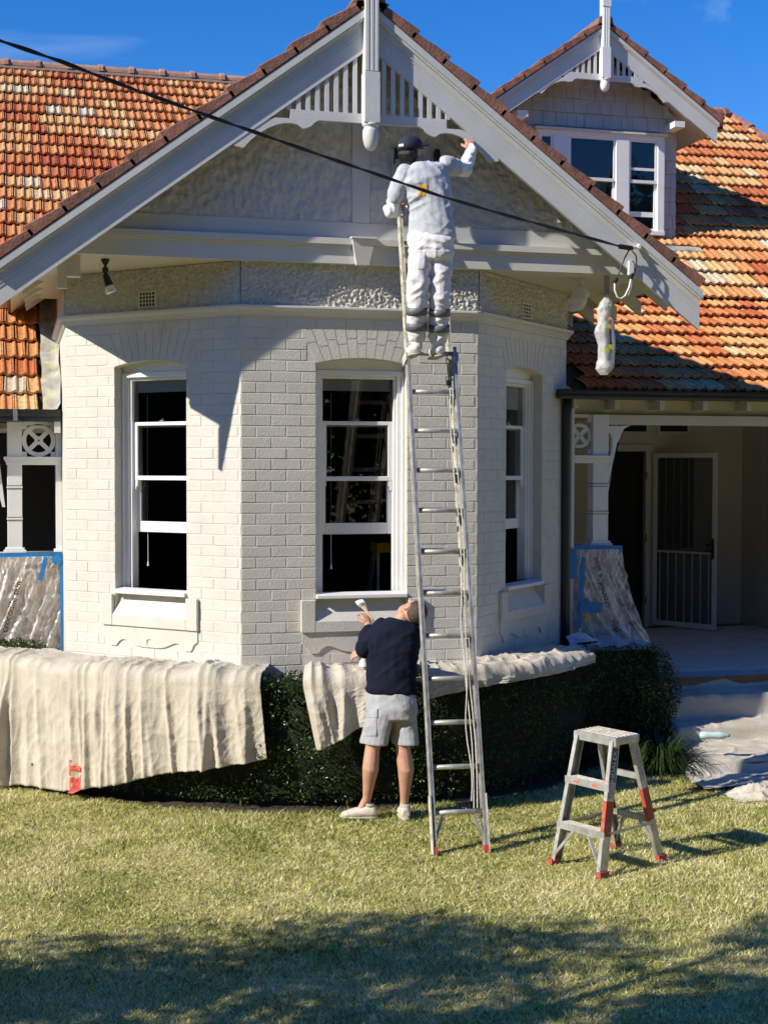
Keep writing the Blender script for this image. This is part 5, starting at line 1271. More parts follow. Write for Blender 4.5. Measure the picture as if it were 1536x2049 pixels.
# ------------------------------------------------------------------ extension ladder
M_ALU = mat('worn_aluminium', (.52, .52, .50), .45, .18, 14, .15, 60, col2=(.40, .38, .34), c2s=8, c2t=(.45, .65), metal=.55)
M_ALUW = mat('paint_splashed_rail', (.66, .62, .52), .55, .15, 18, .15, 60, col2=(.40, .36, .30), c2s=14, c2t=(.5, .62), metal=.15)
M_ROPE = mat('rope', (.50, .48, .43), .9, .2, 60)
M_RUB = mat('red_rubber', (.42, .07, .05), .7, .2, 20)
M_REDP = mat('red_spray_paint', (.45, .07, .045), .6, .15, 12, col2=(.42, .28, .25), c2s=5, c2t=(.55, .75))
LA, LT = V(.061, -1.81, 0), V(.231, -.143, 5.157); LU = (LT-LA).normalized(); LAx = V(.365, -.029, 0).normalized(); LNn = LAx.cross(LU)      # LNn points away from the wall
LAD = thing('extension_ladder', (.24, -1.82, 0), 'tall aluminium extension ladder leaning against the gable wall', 'ladder')
def LP(a, s, n=0): return LA+LAx*a+LU*s+LNn*n
LW = .372
def rail(name, a, s0, s1, n, m, w=.026, d=.07, web=.012):
    b = MB(); mid = LP(a, (s0+s1)/2, n)
    b.obox(mid, LU, LAx, LNn, (s1-s0)/2, .004, d/2)
    b.obox(LP(a, (s0+s1)/2, n+d/2-.004), LU, LAx, LNn, (s1-s0)/2-.0005, w/2, .004); b.obox(LP(a, (s0+s1)/2, n-d/2+.004), LU, LAx, LNn, (s1-s0)/2-.0005, w/2, .004)
    return b.build(name, m, LAD)
rail('rail', .012, .05, 3.74, 0, M_ALU); rail('rail', LW, .05, 3.74, 0, M_ALU)
rail('fly_rail', .028, 1.82, 5.42, -.085, M_ALUW, .03); rail('fly_rail', LW-.018, 1.82, 5.42, -.085, M_ALUW, .03)
for k in range(12):
    b = MB(); s = .282+k*.3103; b.tube([LP(.012, s, 0), LP(LW, s, 0)], .0175, 12); b.build('rung', M_ALU, LAD, smooth=True)
for k in range(13):
    s = .282+(k+5)*.3103+.032
    if s < 1.85: continue
    if s > 5.35: break
    b = MB(); b.tube([LP(.028, s, -.085), LP(LW-.018, s, -.085)], .016, 10); b.build('fly_rung', M_ALU, LAD, smooth=True)
for a in (.012, LW):
    b = MB(); b.obox(LP(a+(-.018 if a < .1 else .018), .20, .01), LU, LAx, LNn, .2, .003, .035); b.build('foot_plate', M_ALUW, LAD)
    b = MB(); b.obox(LP(a, .025, 0), LU, LAx, LNn, .026, .016, .04); b.build('foot', M_RUB, LAD)
    b = MB(); b.bar(LP(a, .08, .0), LP(a+(.075 if a < .1 else -.075), .265, .0), .02, .003, up=LNn); b.build('brace', M_ALU, LAD)
    b = MB(); b.obox(LP(a+(-.02 if a < .1 else .02), 3.66, -.03), LU, LAx, LNn, .035, .004, .07); b.build('guide_bracket', M_ALUW, LAD)
for k in (4, 5, 6, 7, 8, 9, 10):
    b = MB(); b.obox(LP(LW-.035, .282+k*.3103-.055, -.03), LU, LAx, LNn, .03, .008, .014); b.build('rung_dark_block', M_BLACKP, LAD)  # small black block below the rung at the right rail
for da, s0, s1 in ((.30, .3, 3.4), (.325, .3, 3.5), (.285, .35, 1.75)):
    b = MB(); b.tube([LP(da+.012*math.sin(q*.9)+.0012*q, s0+(s1-s0)*q/14, .028+.006*math.sin(q)) for q in range(15)], .0045, 6); b.build('rope', M_ROPE, LAD)
b = MB(); b.lathe([(.022, -.012), (.022, .012)], LP(.31, 3.45, .02), 12, LAx); b.build('pulley', M_BLACKP, LAD)
b = MB(); b.obox(LP(.028, 5.42, -.085), LU, LAx, LNn, .05, .02, .042); b.build('end_cap', M_BLACKP, LAD)
b = MB(); b.obox(LP(LW-.018, 5.42, -.085), LU, LAx, LNn, .05, .02, .042); b.build('end_cap', M_BLACKP, LAD)

# ------------------------------------------------------------------ step ladder
FLt, FRt, BLt, BRt = V(.787, -2.208, 0), V(.968, -2.597, 0), V(1.348, -1.956, 0), V(1.514, -2.32, 0)
SLD = thing('step_ladder', (1.15, -2.27, 0), 'small aluminium step ladder with red-painted legs standing on the lawn', 'ladder')
e1 = (FRt-FLt).normalized(); e2 = V(-e1.y, e1.x, 0); e2 = e2 if e2.x > 0 else -e2; TC = V(1.125, -2.285, .885)
hw1, hd = .165, .095
top = {'FL': TC-e1*hw1-e2*hd, 'FR': TC+e1*hw1-e2*hd, 'BL': TC-e1*(hw1-.012)+e2*hd, 'BR': TC+e1*(hw1-.012)+e2*hd}
feet = {'FL': FLt, 'FR': FRt, 'BL': BLt, 'BR': BRt}
def stile(k, t0, t1, m, name, grow=0):
    a, b_ = feet[k], top[k]-V(0, 0, .03); p, q = a+(b_-a)*t0, a+(b_-a)*t1; d = (q-p).normalized(); dep = e2-d*e2.dot(d); dep.normalize(); ac_ = d.cross(dep)
    dw = .036 if k[0] == 'F' else .03; s_ = 1 if k[1] == 'R' else -1
    b = MB(); c = (p+q)/2; h = (q-p).length/2
    b.obox(c, d, dep, ac_, h, dw+grow, .0025+grow); sg = 1 if ac_.dot(e1)*s_ < 0 else -1
    b.obox(c-dep*(dw-.002)+ac_*(sg*.013), d, dep, ac_, h, .0025+grow, .014+grow); b.obox(c+dep*(dw-.002)+ac_*(sg*.013), d, dep, ac_, h, .0025+grow, .014+grow)
    return b.build(name, m, SLD)
for k in ('FL', 'FR', 'BL', 'BR'):
    if k in ('FR', 'BR', 'BL'):
        lo, hi = (.30, .56) if k == 'FR' else ((.34, .60) if k == 'BR' else (.3, .55))
        if k == 'BL': lo, hi = .32, .62
        stile(k, .03, lo, M_ALU, 'stile'); stile(k, lo, hi, M_REDP, 'painted_stile'); stile(k, hi, 1, M_ALU, 'stile')
    else: stile(k, .03, 1, M_ALU, 'stile')
    b = MB(); p = feet[k]; b.obox(p+V(0, 0, .018)+(top[k]-p).normalized()*.004, e2, e1, V(0, 0, 1), .042, .018, .02); b.build('foot', M_RUB, SLD)
b = MB(); b.obox(TC-V(0, 0, .006), e2, e1, V(0, 0, 1), hd+.025, hw1+.018, .006); b.obox(TC-e2*(hd+.022)-V(0, 0, .032), e2, e1, V(0, 0, 1), .004, hw1+.022, .026); b.obox(TC+e2*(hd+.022)-V(0, 0, .028), e2, e1, V(0, 0, 1), .004, hw1+.015, .02)
for s in (-1, 1): b.obox(TC+e1*s*(hw1+.018)-V(0, 0, .028), e2, e1, V(0, 0, 1), hd+.02, .003, .022)
TOP = b.build('top_platform', M_ALU, SLD, auto=.003)
for k in range(6):
    b = MB(); b.obox(TC-e2*(hd-.01-k*.038)+V(0, 0, .001), e2, e1, V(0, 0, 1), .004, hw1+.012, .0022); b.build('tread_rib', M_ALUW, TOP)
def onst(k, z): a, b_ = feet[k], top[k]; return a+(b_-a)*(z/b_.z)
for z in (.285, .585):
    a, c_ = onst('FL', z), onst('FR', z); b = MB(); mid = (a+c_)/2; ln = (c_-a).length/2; b.obox(mid+e2*.0, e2, e1, V(0, 0, 1), .04, ln-.004, .005); b.obox(mid-e2*.038-V(0, 0, .02), e2, e1, V(0, 0, 1), .004, ln+.012, .024)
    T_ = b.build('tread', M_ALU, SLD, auto=.002)
    for q in range(4): b = MB(); b.obox(mid+e2*(-.027+q*.018)+V(0, 0, .0055), e2, e1, V(0, 0, 1), .003, ln-.006, .0015); b.build('tread_rib', M_ALUW, T_)
    a, c_ = onst('BL', z+.0), onst('BR', z+.0); b = MB(); b.bar(a, c_, .022, .04); b.build('back_rail', M_ALU, SLD)
for s, k in ((-1, 'FL'), (1, 'FR')):
    a = onst(k, .285)-e1*s*.14; b = MB(); b.bar(a-e2*.03-V(0, 0, .03), onst(k, .05)-e2*.03, .016, .018); b.build('brace', M_ALU, SLD)
    a2 = onst('B'+k[1], .285)-e1*s*.13; b = MB(); b.bar(a2, onst('B'+k[1], .06), .016, .018); b.build('brace', M_ALU, SLD)
    b = MB(); b.bar(onst(k, .27)+e2*.02, onst('B'+k[1], .27), .004, .02); b.build('spreader', M_ALU, SLD)
M_NAVY = mat('navy_sticker', (.012, .018, .075), .35, .1, 10); M_STK = mat('silver_sticker', (.5, .45, .45), .5, .1, 10)
def on_stile_side(k, t0, t1, m, name, w=.027, out=.0032):
    a, b_ = feet[k], top[k]-V(0, 0, .03); p, q = a+(b_-a)*t0, a+(b_-a)*t1; d = (q-p).normalized(); dep = (e2-d*e2.dot(d)).normalized(); ac_ = d.cross(dep); ac_ = ac_ if ac_.dot(e1) > 0 else -ac_
    b = MB(); b.obox((p+q)/2+ac_*out, d, dep, ac_, (q-p).length/2, w, .0006); return b.build(name, m, SLD), (p+q)/2+ac_*(out+.0012), d, dep
stk, c0_, d0, dep0 = on_stile_side('FR', .70, .955, M_NAVY, 'navy_sticker')
put_text('INDALEX', .052, c0_-d0*.015, d0, -dep0 if dep0.dot(_r) > 0 else dep0, mat('white_print', (.75, .75, .78), .5), 'sticker_words', SLD)
b = MB(); b.lathe([(.009, 0), (.009, .001)], c0_+d0*.10, 10, e1); b.build('sticker_dot', M_RED, SLD)
M_PINK = mat('faded_label', (.45, .30, .30), .6, .2, 90, col2=(.55, .52, .52), c2s=55, c2t=(.45, .55))
on_stile_side('FR', .575, .69, M_PINK, 'warning_label', .024); on_stile_side('BR', .66, .95, M_PINK, 'warning_label', .02, .0034)
for px, py in ((1168, 1557), (1195, 1563)):
    a, c_ = onst('FL', .585), onst('FR', .585); t_ = (.25 if px < 1180 else .7); b = MB(); b.obox(a+(c_-a)*t_-e2*.0425-V(0, 0, .02), e2, e1, V(0, 0, 1), .0006, .022, .008); b.build('red_label', M_RED, SLD)

# ------------------------------------------------------------------ ladder inside the room, seen through the open sash
M_YEL = mat('yellow_plastic', (.62, .42, .02), .5, .08, 12)
IL = thing('indoor_step_ladder', (.48, 1.0, .7), 'yellow-topped step ladder standing indoors behind the open bay window', 'ladder')
pa, pb_ = atY(752, 1086, .75), atY(835, 1104, .75)
b = MB(); b.box(pa.x, pa.x+.42, .70, .95, pb_.z, pa.z); YT = b.build('top_cap', M_YEL, IL, auto=.004)
b = MB(); b.box(pa.x+.11, pa.x+.36, .697, .6995, pb_.z+.012, pa.z-.018); b.build('maker_plate', M_BLACKP, YT)
put_text('GORILLA', .034, (pa.x+.235, .695, (pa.z+pb_.z)/2-.002), (1, 0, 0), (0, 0, 1), M_YEL, 'maker_words', YT)
for s in (0, 1):
    for y0, y1 in ((.74, .55), (.9, 1.25)):
        b = MB(); x = pa.x+.02+s*.38; b.bar((x, y0, pb_.z), (x+(-.06 if s == 0 else .06), y1, .71), .022, .06); b.build('stile', M_ALU, IL)
for q in range(3):
    b = MB(); z = 1.0+q*.26; b.box(pa.x-.01, pa.x+.41, .60+.05*q, .68+.05*q, z, z+.03); b.build('tread', M_ALU, IL)

# ------------------------------------------------------------------ lamps, bags, cable
FLD = atZ(211, 519, 4.258)
FL_ = thing('flood_lamp', FLD, 'black swivel flood lamp with bare reflector bulb under the eave', 'lamp')
k_ = lambda px, py: atY(px, py, FLD.y)
b = MB(); b.lathe([(.032, 0), (.032, -.012), (.018, -.035), (.011, -.045), (.011, -.055), (.022, -.065), (.026, -.08), (.022, -.098), (.012, -.105), (.012, -.12)][::-1], FLD, 14); b.build('mount', M_BLACKP, FL_, smooth=True)
p0_, p1_, p2_ = FLD-V(0, 0, .115), k_(219, 571), k_(224, 590); d_ = (p1_-p0_).normalized()
b = MB(); b.tube([p0_, p1_], [.024, .034], 14); b.build('lamp_holder', M_BLACKP, FL_, smooth=False)
M_BULB = mat('reflector_bulb', (.75, .77, .78), .12, .1, 30, metal=.7)
b = MB(); b.lathe([(.03, -.005), (.034, .01), (.05, .045), (.052, .052), (.04, .062), (.005, .068)], p1_, 16, d_); b.build('bulb', M_BULB, FL_, smooth=True)
M_BAG = None
def bag_mat():
    m = mat('plastic_bag', (.80, .80, .80), .3, .05, 10, .5, 30, spec=.6); t = m.node_tree; b = t.nodes['Principled BSDF']; N = t.nodes.new
    tr = N('ShaderNodeBsdfTransparent'); mx_ = N('ShaderNodeMixShader'); mx_.inputs[0].default_value = .55; o = [n for n in t.nodes if n.type == 'OUTPUT_MATERIAL'][0]
    t.links.new(tr.outputs[0], mx_.inputs[1]); t.links.new(b.outputs[0], mx_.inputs[2]); t.links.new(mx_.outputs[0], o.inputs[0]); return m
M_BAG = bag_mat()
def crumple(name, secs, seed, m, parent, amp=.012, n=28, sub=10):
    """secs: (centre, rx, ry) rings from top to bottom, crumpled"""
    vs, fs = [], []; rows = []
    for (c0, a0, b0), (c1, a1, b1) in zip(secs[:-1], secs[1:]):
        for q in range(sub): t = q/sub; rows.append((Vector(c0)*(1-t)+Vector(c1)*t, a0*(1-t)+a1*t, b0*(1-t)+b1*t))
    rows.append((Vector(secs[-1][0]), secs[-1][1], secs[-1][2]))
    for j, (c, a, b) in enumerate(rows):
        for k in range(n):
            an = 2*math.pi*k/n; d = V(math.cos(an), math.sin(an), 0); q = c+V(d.x*a, d.y*b, 0); w = amp*(mnoise.noise(q*16+V(seed, 0, 0))+.6*(1-2.2*abs(mnoise.noise(q*26+V(0, seed, 0))))); vs.append(tuple(q+d*w))
    m_ = len(rows)
    for j in range(m_-1):
        for k in range(n): fs.append((j*n+k, j*n+(k+1) % n, (j+1)*n+(k+1) % n, (j+1)*n+k))
    return npmesh(name, vs, fs, m, parent, smooth=True)
pB = atZ(1160, 560, 4.25); Yb_ = .25; B0 = atY(1163, 566, Yb_); B1 = atY(1163, 580, Yb_); B2 = atY(1155, 600, Yb_); B3 = atY(1148, 620, Yb_)
BG = thing('bagged_lamp', (B0.x, B0.y, B3.z), 'eave lamp wrapped in a white plastic bag beside the right window', 'lamp')
b = MB(); b.lathe([(.025, 0), (.03, -.02), (.02, -.07)][::-1], V(B0.x, B0.y, 4.258), 12); b.build('lamp_base', M_TRIM, BG)
crumple('bag', [(V(B0.x, B0.y, B0.z+.0), .015, .015), (B1, .055, .05), (B2, .085, .07), (B3, .065, .05), (B3-V(.01, 0, .02), .01, .01)], 3, M_BAG, BG)
Yn = -.02; c0 = atY(1213, 560, Yn); c1 = atY(1213, 598, Yn)
LN = thing('bagged_lantern', (c1.x, Yn, atY(1210, 750, Yn).z), 'long hanging lantern wrapped in clear plastic and green tape under the right eave', 'lamp')
b = MB(); b.box(c0.x-.022, c0.x+.022, Yn-.004, Yn+.004, c1.z, 4.258); b.build('hanging_strap', M_METAL, LN)
prs = [(1213, 596, .022), (1211, 606, .05), (1206, 620, .055), (1207, 640, .05), (1203, 665, .06), (1207, 690, .05), (1209, 720, .055), (1209, 738, .07), (1207, 750, .03)]
crumple('plastic_wrap', [(atY(x, y, Yn), r, r*.8) for x, y, r in prs], 6, M_BAG, LN, .010, 30, 7)
b = MB(); b.tube([atY(1209, 605, Yn), atY(1210, 735, Yn)], [.02, .028], 10); b.build('lantern_core', M_TRIM, LN)
b = MB(); b.tube([atY(1224, 640, Yn-.02), atY(1227, 690, Yn-.02), atY(1224, 735, Yn-.02)], .018, 8); b.build('lantern_arm', M_METAL, LN)
M_LIME = mat('lime_tape', (.50, .55, .05), .5, .1, 20)
for x, y in ((1215, 652), (1214, 700), (1221, 694)):
    b = MB(); p = atY(x, y, Yn-.075); b.box(p.x-.018, p.x+.018, p.y-.002, p.y+.002, p.z-.02, p.z+.02); b.build('lime_tape', M_LIME, LN)
# service cable: twin twisted line from the street to the barge
M_CABLE = mat('black_cable', (.008, .008, .009), .45, .1, 20)
CB = thing('service_cable', atY(1240, 493, -.42), 'black twisted service cable strung across the front to the barge board', 'cable')
ends = [(-200, 10), (-60, 60), (0, 81), (120, 122), (250, 172), (400, 226), (520, 268), (640, 310), (760, 351), (880, 392), (1000, 427), (1120, 460), (1240, 493)]
d0_, d1_ = 7.4, (atY(1240, 493, -.42)-_c).dot(_f)
cp = []
for px, py in ends:
    t = (px+60)/1300; dd = 1/((1-t)/d0_+t/d1_); cp.append(_c+ray(px, py)*dd)
fine = []
for a, c_ in zip(cp[:-1], cp[1:]):
    for q in range(14): fine.append(a+(c_-a)*(q/14))
fine.append(cp[-1])
for s in (0, 1):
    b = MB(); pts = []
    for i, p in enumerate(fine): an = i*.32+s*math.pi; pts.append(p+V(.2*math.cos(an)*.03, math.cos(an)*.004, math.sin(an)*.006))
    b.tube(pts, .0072, 6); b.build('conductor', M_CABLE, CB, smooth=True)
q = lambda x, y, Y=-.42: atY(x, y, Y)
b = MB(); b.tube([q(1238, 493), q(1264, 497)], .021, 10); b.build('strain_clamp', M_BLACKP, CB)
b = MB(); b.tube([q(1262, 497), q(1275, 495, -.36)], .014, 10); b.lathe([(.02, 0), (.024, .02), (.014, .035)], q(1275, 495, -.36), 10, (0, -1, 0)); b.build('insulator', M_WHITE, CB)
b = MB(); b.box(q(1268, 530).x-.02, q(1268, 530).x+.02, -.37, -.335, q(1268, 548).z, q(1268, 520).z); b.build('wire_cleat', M_WHITE, CB)
for nm, pts, r, m in (('loop_wire', [(1258, 500), (1248, 518), (1240, 540), (1233, 556), (1230, 562)], .006, M_BLACKP), ('loop_wire', [(1262, 500), (1272, 512), (1273, 530), (1268, 545), (1264, 552)], .006, M_BLACKP),
                      ('tail_wire', [(1229, 563), (1229, 580), (1234, 594), (1241, 598), (1250, 592), (1258, 575), (1262, 556)], .0075, M_WHITE), ('tail_wire', [(1263, 556), (1262, 572), (1256, 592)], .006, M_WHITE)):
    b = MB(); b.tube([q(x, y, -.43) for x, y in pts], r, 8); b.build(nm, m, CB, smooth=True)
for x, y in ((1231, 562), (1263, 553)):
    b = MB(); b.tube([q(x-3, y+5, -.43), q(x+3, y-5, -.43)], .016, 8); b.build('connector', M_BLACKP, CB)
# ------------------------------------------------------------------ people
M_SKIN = mat('skin', (.52, .29, .20), .5, .10, 14, .08, 120, col2=(.50, .24, .17), c2s=9, c2t=(.45, .7), sss=.1)
M_HAIR = mat('dark_hair', (.012, .009, .008), .5, .2, 40, .6, 150)
M_HAIRS = mat('cropped_hair', (.07, .045, .035), .7, .25, 60, .5, 200)
M_TEE = mat('grey_tee', (.47, .49, .54), .9, .05, 10, .35, 42, sheen=.2)
M_WSLV = mat('white_sleeve', (.78, .78, .80), .9, .04, 10, .45, 36, sheen=.2)
M_WTRO = mat('white_work_trousers', (.72, .70, .73), .9, .07, 9, .5, 30, col2=(.60, .58, .60), c2s=5, c2t=(.55, .7))
M_REFL = mat('reflective_band', (.13, .14, .15), .5, .1, 20)
M_BOOT = mat('white_shoe', (.74, .72, .70), .7, .06, 12, .2, 60)
M_SHOE2 = mat('beige_trainer', (.60, .53, .46), .8, .1, 14, .3, 60)
M_SOLE = mat('shoe_sole', (.45, .40, .33), .8, .1, 20)
M_CAP = mat('navy_cap', (.014, .018, .04), .8, .1, 20, .2, 80)
M_SWEAT = mat('navy_sweatshirt', (.0055, .008, .022), .95, .12, 8, .4, 30, spec=.25)
M_SHORT = mat('grey_work_shorts', (.36, .37, .40), .92, .10, 12, .4, 40, col2=(.46, .46, .47), c2s=16, c2t=(.6, .72))
def noise3(p, seed):
    """value noise on an (n,3) array"""
    r = np.random.default_rng(seed); T = r.random((32, 32, 32))*2-1; f = np.floor(p).astype(int); t = p-f; t = t*t*(3-2*t); out_ = 0
    for i in (0, 1):
        for j in (0, 1):
            for k in (0, 1):
                w = (t[:, 0] if i else 1-t[:, 0])*(t[:, 1] if j else 1-t[:, 1])*(t[:, 2] if k else 1-t[:, 2]); out_ = out_+w*T[(f[:, 0]+i) % 32, (f[:, 1]+j) % 32, (f[:, 2]+k) % 32]
    return out_
def blob(name, mb, voxel, m, parent=None, smooth=4, wr=0, wr2=0, origin=None, dirs=None, seed=1):
    """union of lofts, voxel remeshed; wr = fold depth, dirs = list of (axis across the folds, wavelength)"""
    o = mb.build(name, m, parent, smooth=True, origin=origin)
    r = o.modifiers.new('r', 'REMESH'); r.mode = 'VOXEL'; r.voxel_size = voxel; r.use_smooth_shade = True
    s = o.modifiers.new('s', 'SMOOTH'); s.iterations = smooth; s.factor = .5
    dg = bpy.context.evaluated_depsgraph_get(); me = bpy.data.meshes.new_from_object(o.evaluated_get(dg)); o.modifiers.clear(); o.data = me
    if not me.materials: me.materials.append(m)
    if wr:
        n = len(me.vertices); co = np.empty(n*3, np.float32); me.vertices.foreach_get('co', co); co = co.reshape(-1, 3); nr = np.empty(n*3, np.float32); me.vertices.foreach_get('normal', nr); nr = nr.reshape(-1, 3)
        tot = np.zeros(n)
        for q, (ax, wl) in enumerate(dirs or [((0.2, 0, 1), .05)]):
            ax = np.array(ax, float); ax /= np.linalg.norm(ax); o1 = np.cross(ax, (0.3, 1, .2)); o1 /= np.linalg.norm(o1); o2 = np.cross(ax, o1)
            warp = noise3(co*9+40, seed+q)*.35; pp = np.stack([co @ ax/wl+warp, co @ o1/(wl*3.6), co @ o2/(wl*3.6)], 1)+50
            nn_ = noise3(pp, seed+10+q); ridge = (1-np.abs(nn_)*2.0); mask = np.clip(noise3(co*6+20, seed+30+q)*1.6+.55, 0, 1)
            tot += np.clip(ridge, -.4, 1)*mask
        tot = tot/len(dirs or [1])*wr+wr2*noise3(co*22+30, seed+77)
        co = co+nr*tot[:, None]; me.vertices.foreach_set('co', co.astype(np.float32).ravel()); me.update()
    me.polygons.foreach_set('use_smooth', [True]*len(me.polygons))
    return o
def ell(b, c, u, v, w, n=12, k=7):
    """ellipsoid with half axes u, v, w"""
    c, u, v, w = Vector(c), Vector(u), Vector(v), Vector(w); secs = []
    for i in range(k+1):
        t = math.pi*i/k; s_ = max(.04, math.sin(t)); secs.append((c-w*math.cos(t), u*s_, v*s_))
    return b.loft(secs, n)
def limb(b, pts, n=12):
    """pts: (point, radius); rounded chain"""
    P = [Vector(p) for p, r in pts]; R = [r for p, r in pts]
    b.tube(P, R, n)
    for p, r in zip(P, R): ell(b, p, V(r, 0, 0), V(0, r, 0), V(0, 0, r), 10, 6)
    return b
def head(b, c, up, face, s=1.0):
    up = Vector(up).normalized(); face = Vector(face); face = (face-up*face.dot(up)).normalized(); sd = up.cross(face)
    c = Vector(c)
    ell(b, c+up*.025*s-face*.01*s, sd*.076*s, face*.096*s, up*.092*s, 16, 10)
    ell(b, c-up*.045*s+face*.028*s, sd*.058*s, face*.062*s, up*.07*s, 14, 8)
    b.loft([(c+face*.085*s+up*.022*s, sd*.008, up*.008), (c+face*.104*s-up*.012*s, sd*.016, up*.012), (c+face*.088*s-up*.022*s, sd*.018, up*.008)], 8)
    ell(b, c+face*.078*s-up*.055*s, sd*.026, face*.014, up*.008, 8, 5)
    for q in (-1, 1):
        ell(b, c+sd*q*.079*s-face*.012*s-up*.004*s, sd*.011, face*.020, up*.034, 8, 6)
        ell(b, c+sd*q*.032*s+face*.080*s+up*.028*s, sd*.024, face*.012, up*.008, 8, 5)
    return up, face, sd
def eyes(c, up, face, sd, parent, s=1.0):
    for q in (-1, 1):
        b = MB(); ell(b, Vector(c)+sd*q*.031*s+face*.083*s+up*.012*s, sd*.013, face*.008, up*.008, 10, 6); b.build('eye', M_WHITE, parent, smooth=True)
def hand(b, wrist, palm_dir, back, curl, spread=1.0, mirror=1, s=1.0):
    """palm and five fingers; palm_dir from wrist to knuckles, back = back of hand"""
    d = Vector(palm_dir).normalized(); n = Vector(back); n = (n-d*n.dot(d)).normalized(); sd = d.cross(n)*mirror; w = Vector(wrist)
    b.loft([(w, sd*.026*s, n*.020*s), (w+d*.03*s, sd*.036*s, n*.018*s), (w+d*.085*s, sd*.043*s, n*.015*s), (w+d*.098*s, sd*.040*s, n*.011*s)], 12)
    for i, (o, L0) in enumerate(((-.031, .068), (-.0105, .078), (.0105, .074), (.030, .058))):
        p = w+d*.092*s+sd*o*s; c1 = curl*.5; dirs = []; a = 0
        pts = [(p-d*.02*s, .0105*s), (p, .0105*s)]
        for seg, (ln, ad) in enumerate(((.45, curl*.8), (.32, curl*1.0), (.23, curl*.7))):
            a += ad; dv = d*math.cos(a)-n*math.sin(a)+sd*(o*spread*2.2); p = p+dv.normalized()*(L0*ln*1.15*s); pts.append((p, (.0098-.0011*seg)*s))
        limb(b, pts, 8)
    t0 = w+d*.028*s-sd*.034*s; t1 = t0-sd*.022*s+d*.026*s-n*.012*s; t2 = t1-sd*.004*s+d*.03*s-n*.016*s; t3 = t2+d*.02*s+sd*.006*s-n*.008*s
    limb(b, [(t0, .014*s), (t1, .0125*s), (t2, .0115*s), (t3, .009*s)], 8)
R_ = _r0.copy()
def patch_on(name, tgt, f, m, off, n=18, d=None):
    """cloth patch laid on a garment: grid f(u,v) cast along the view from the lawn"""
    bo = base_of(tgt); bv = BVHTree.FromPolygons([v.co+bo for v in tgt.data.vertices], [tuple(p.vertices) for p in tgt.data.polygons]); vs, ok = [], []
    for j in range(n+1):
        for i in range(n+1):
            p = f(i/n, j/n); dd = (p-_c).normalized(); h = bv.ray_cast(p, dd); e_ = min(i, n-i, j, n-j)
            ok.append(h[0] is not None); vs.append(tuple(h[0]-dd*(off if e_ > 0 else .0005)) if h[0] is not None else tuple(p))
    fs = []
    for j in range(n):
        for i in range(n):
            q = (j*(n+1)+i, j*(n+1)+i+1, (j+1)*(n+1)+i+1, (j+1)*(n+1)+i)
            if all(ok[k] for k in q): fs.append(q)
    used = sorted(set(k for q in fs for k in q)); mp_ = {k: i for i, k in enumerate(used)}
    if fs: return npmesh(name, [vs[k] for k in used], [tuple(mp_[k] for k in q) for q in fs], m, tgt, smooth=True)

# ---- man on the ladder
p1 = lambda x, y, Y: atY(x, y, Y)
shL, shR = p1(806, 349, -.82), p1(892, 331, -.80); acr = (shR-shL).normalized(); fwd = V(.05, 1, 0).normalized()
body = MB()
tors = [((863, 492, -.86), .150, .105, R_), ((863, 470, -.86), .145, .100, R_), ((862, 440, -.86), .128, .090, R_), ((855, 395, -.85), .138, .092, R_*.6+acr*.4), ((850, 358, -.84), .150, .090, acr), ((848, 336, -.83), .132, .070, acr), ((842, 326, -.82), .060, .058, acr)]
body.loft([(p1(*c), Vector(a).normalized()*w, fwd*d) for c, w, d, a in tors], 16)
hc1 = p1(822, 303, -.80); up1, fc1, sd1 = head(body, hc1, (-.10, -.12, 1), (.80, .62, .1))
limb(body, [(p1(843, 330, -.82), .058), (p1(830, 314, -.80), .055)])
eL1, wL1 = p1(781, 420, -.80), p1(796, 424, -.40)
limb(body, [(shL, .048), (eL1, .040), (wL1, .028)]); hand(body, wL1, (0.1, .8, .35), (-1, 0, 0), .75, mirror=-1)
eR1, wR1 = p1(930, 341, -.62), p1(943, 301, -.44)
limb(body, [(shR, .050), (eR1, .040), (wR1, .028)]); hand(body, wR1, (.05, .55, .8), (0, -1, .4), .35)
hipL1, hipR1 = p1(843, 492, -.86), p1(882, 492, -.86); knL1, knR1 = p1(834, 585, -.90), p1(880, 587, -.90); anL1, anR1 = p1(832, 682, -.82), p1(877, 686, -.82)
for h_, k2, a_ in ((hipL1, knL1, anL1), (hipR1, knR1, anR1)): limb(body, [(h_, .076), (h_*.5+k2*.5, .068), (k2, .052), (k2*.55+a_*.45, .052), (a_, .036)]); limb(body, [(a_, .034), (a_+V(0, .06, -.055), .032), (a_+V(0, .15, -.065), .026)])
MAN1 = blob('person', body, .0065, M_SKIN, None, 3, origin=tuple(p1(853, 706, -.75))); tag(MAN1, 'person in navy cap, grey tee and white trousers reaching up from the tall ladder', 'person')
eyes(hc1, up1, fc1, sd1, MAN1)
b = MB(); tee = [((865, 482, -.86), .160, .112, R_), ((865, 474, -.86), .178, .128, R_), ((864, 455, -.86), .166, .120, R_), ((862, 425, -.86), .158, .118, R_), ((857, 395, -.85), .170, .122, R_*.6+acr*.4), ((851, 360, -.84), .184, .118, acr), ((848, 338, -.83), .164, .094, acr), ((843, 327, -.82), .075, .070, acr)]
b.loft([(p1(*c), Vector(a).normalized()*w, fwd*d) for c, w, d, a in tee], 18)
midL = shL*.35+eL1*.65; limb(b, [(shL+V(.02, 0, 0), .068), (shL*.6+eL1*.4, .066), (midL, .060)]); midR = shR*.55+eR1*.45; limb(b, [(shR, .070), (midR, .062)])
TEE = blob('tee_shirt', b, .007, M_TEE, MAN1, 3, .024, .004, dirs=[((-.5, 0, .85), .06), ((.75, 0, .65), .055), ((.2, 0, 1), .075)], seed=4)
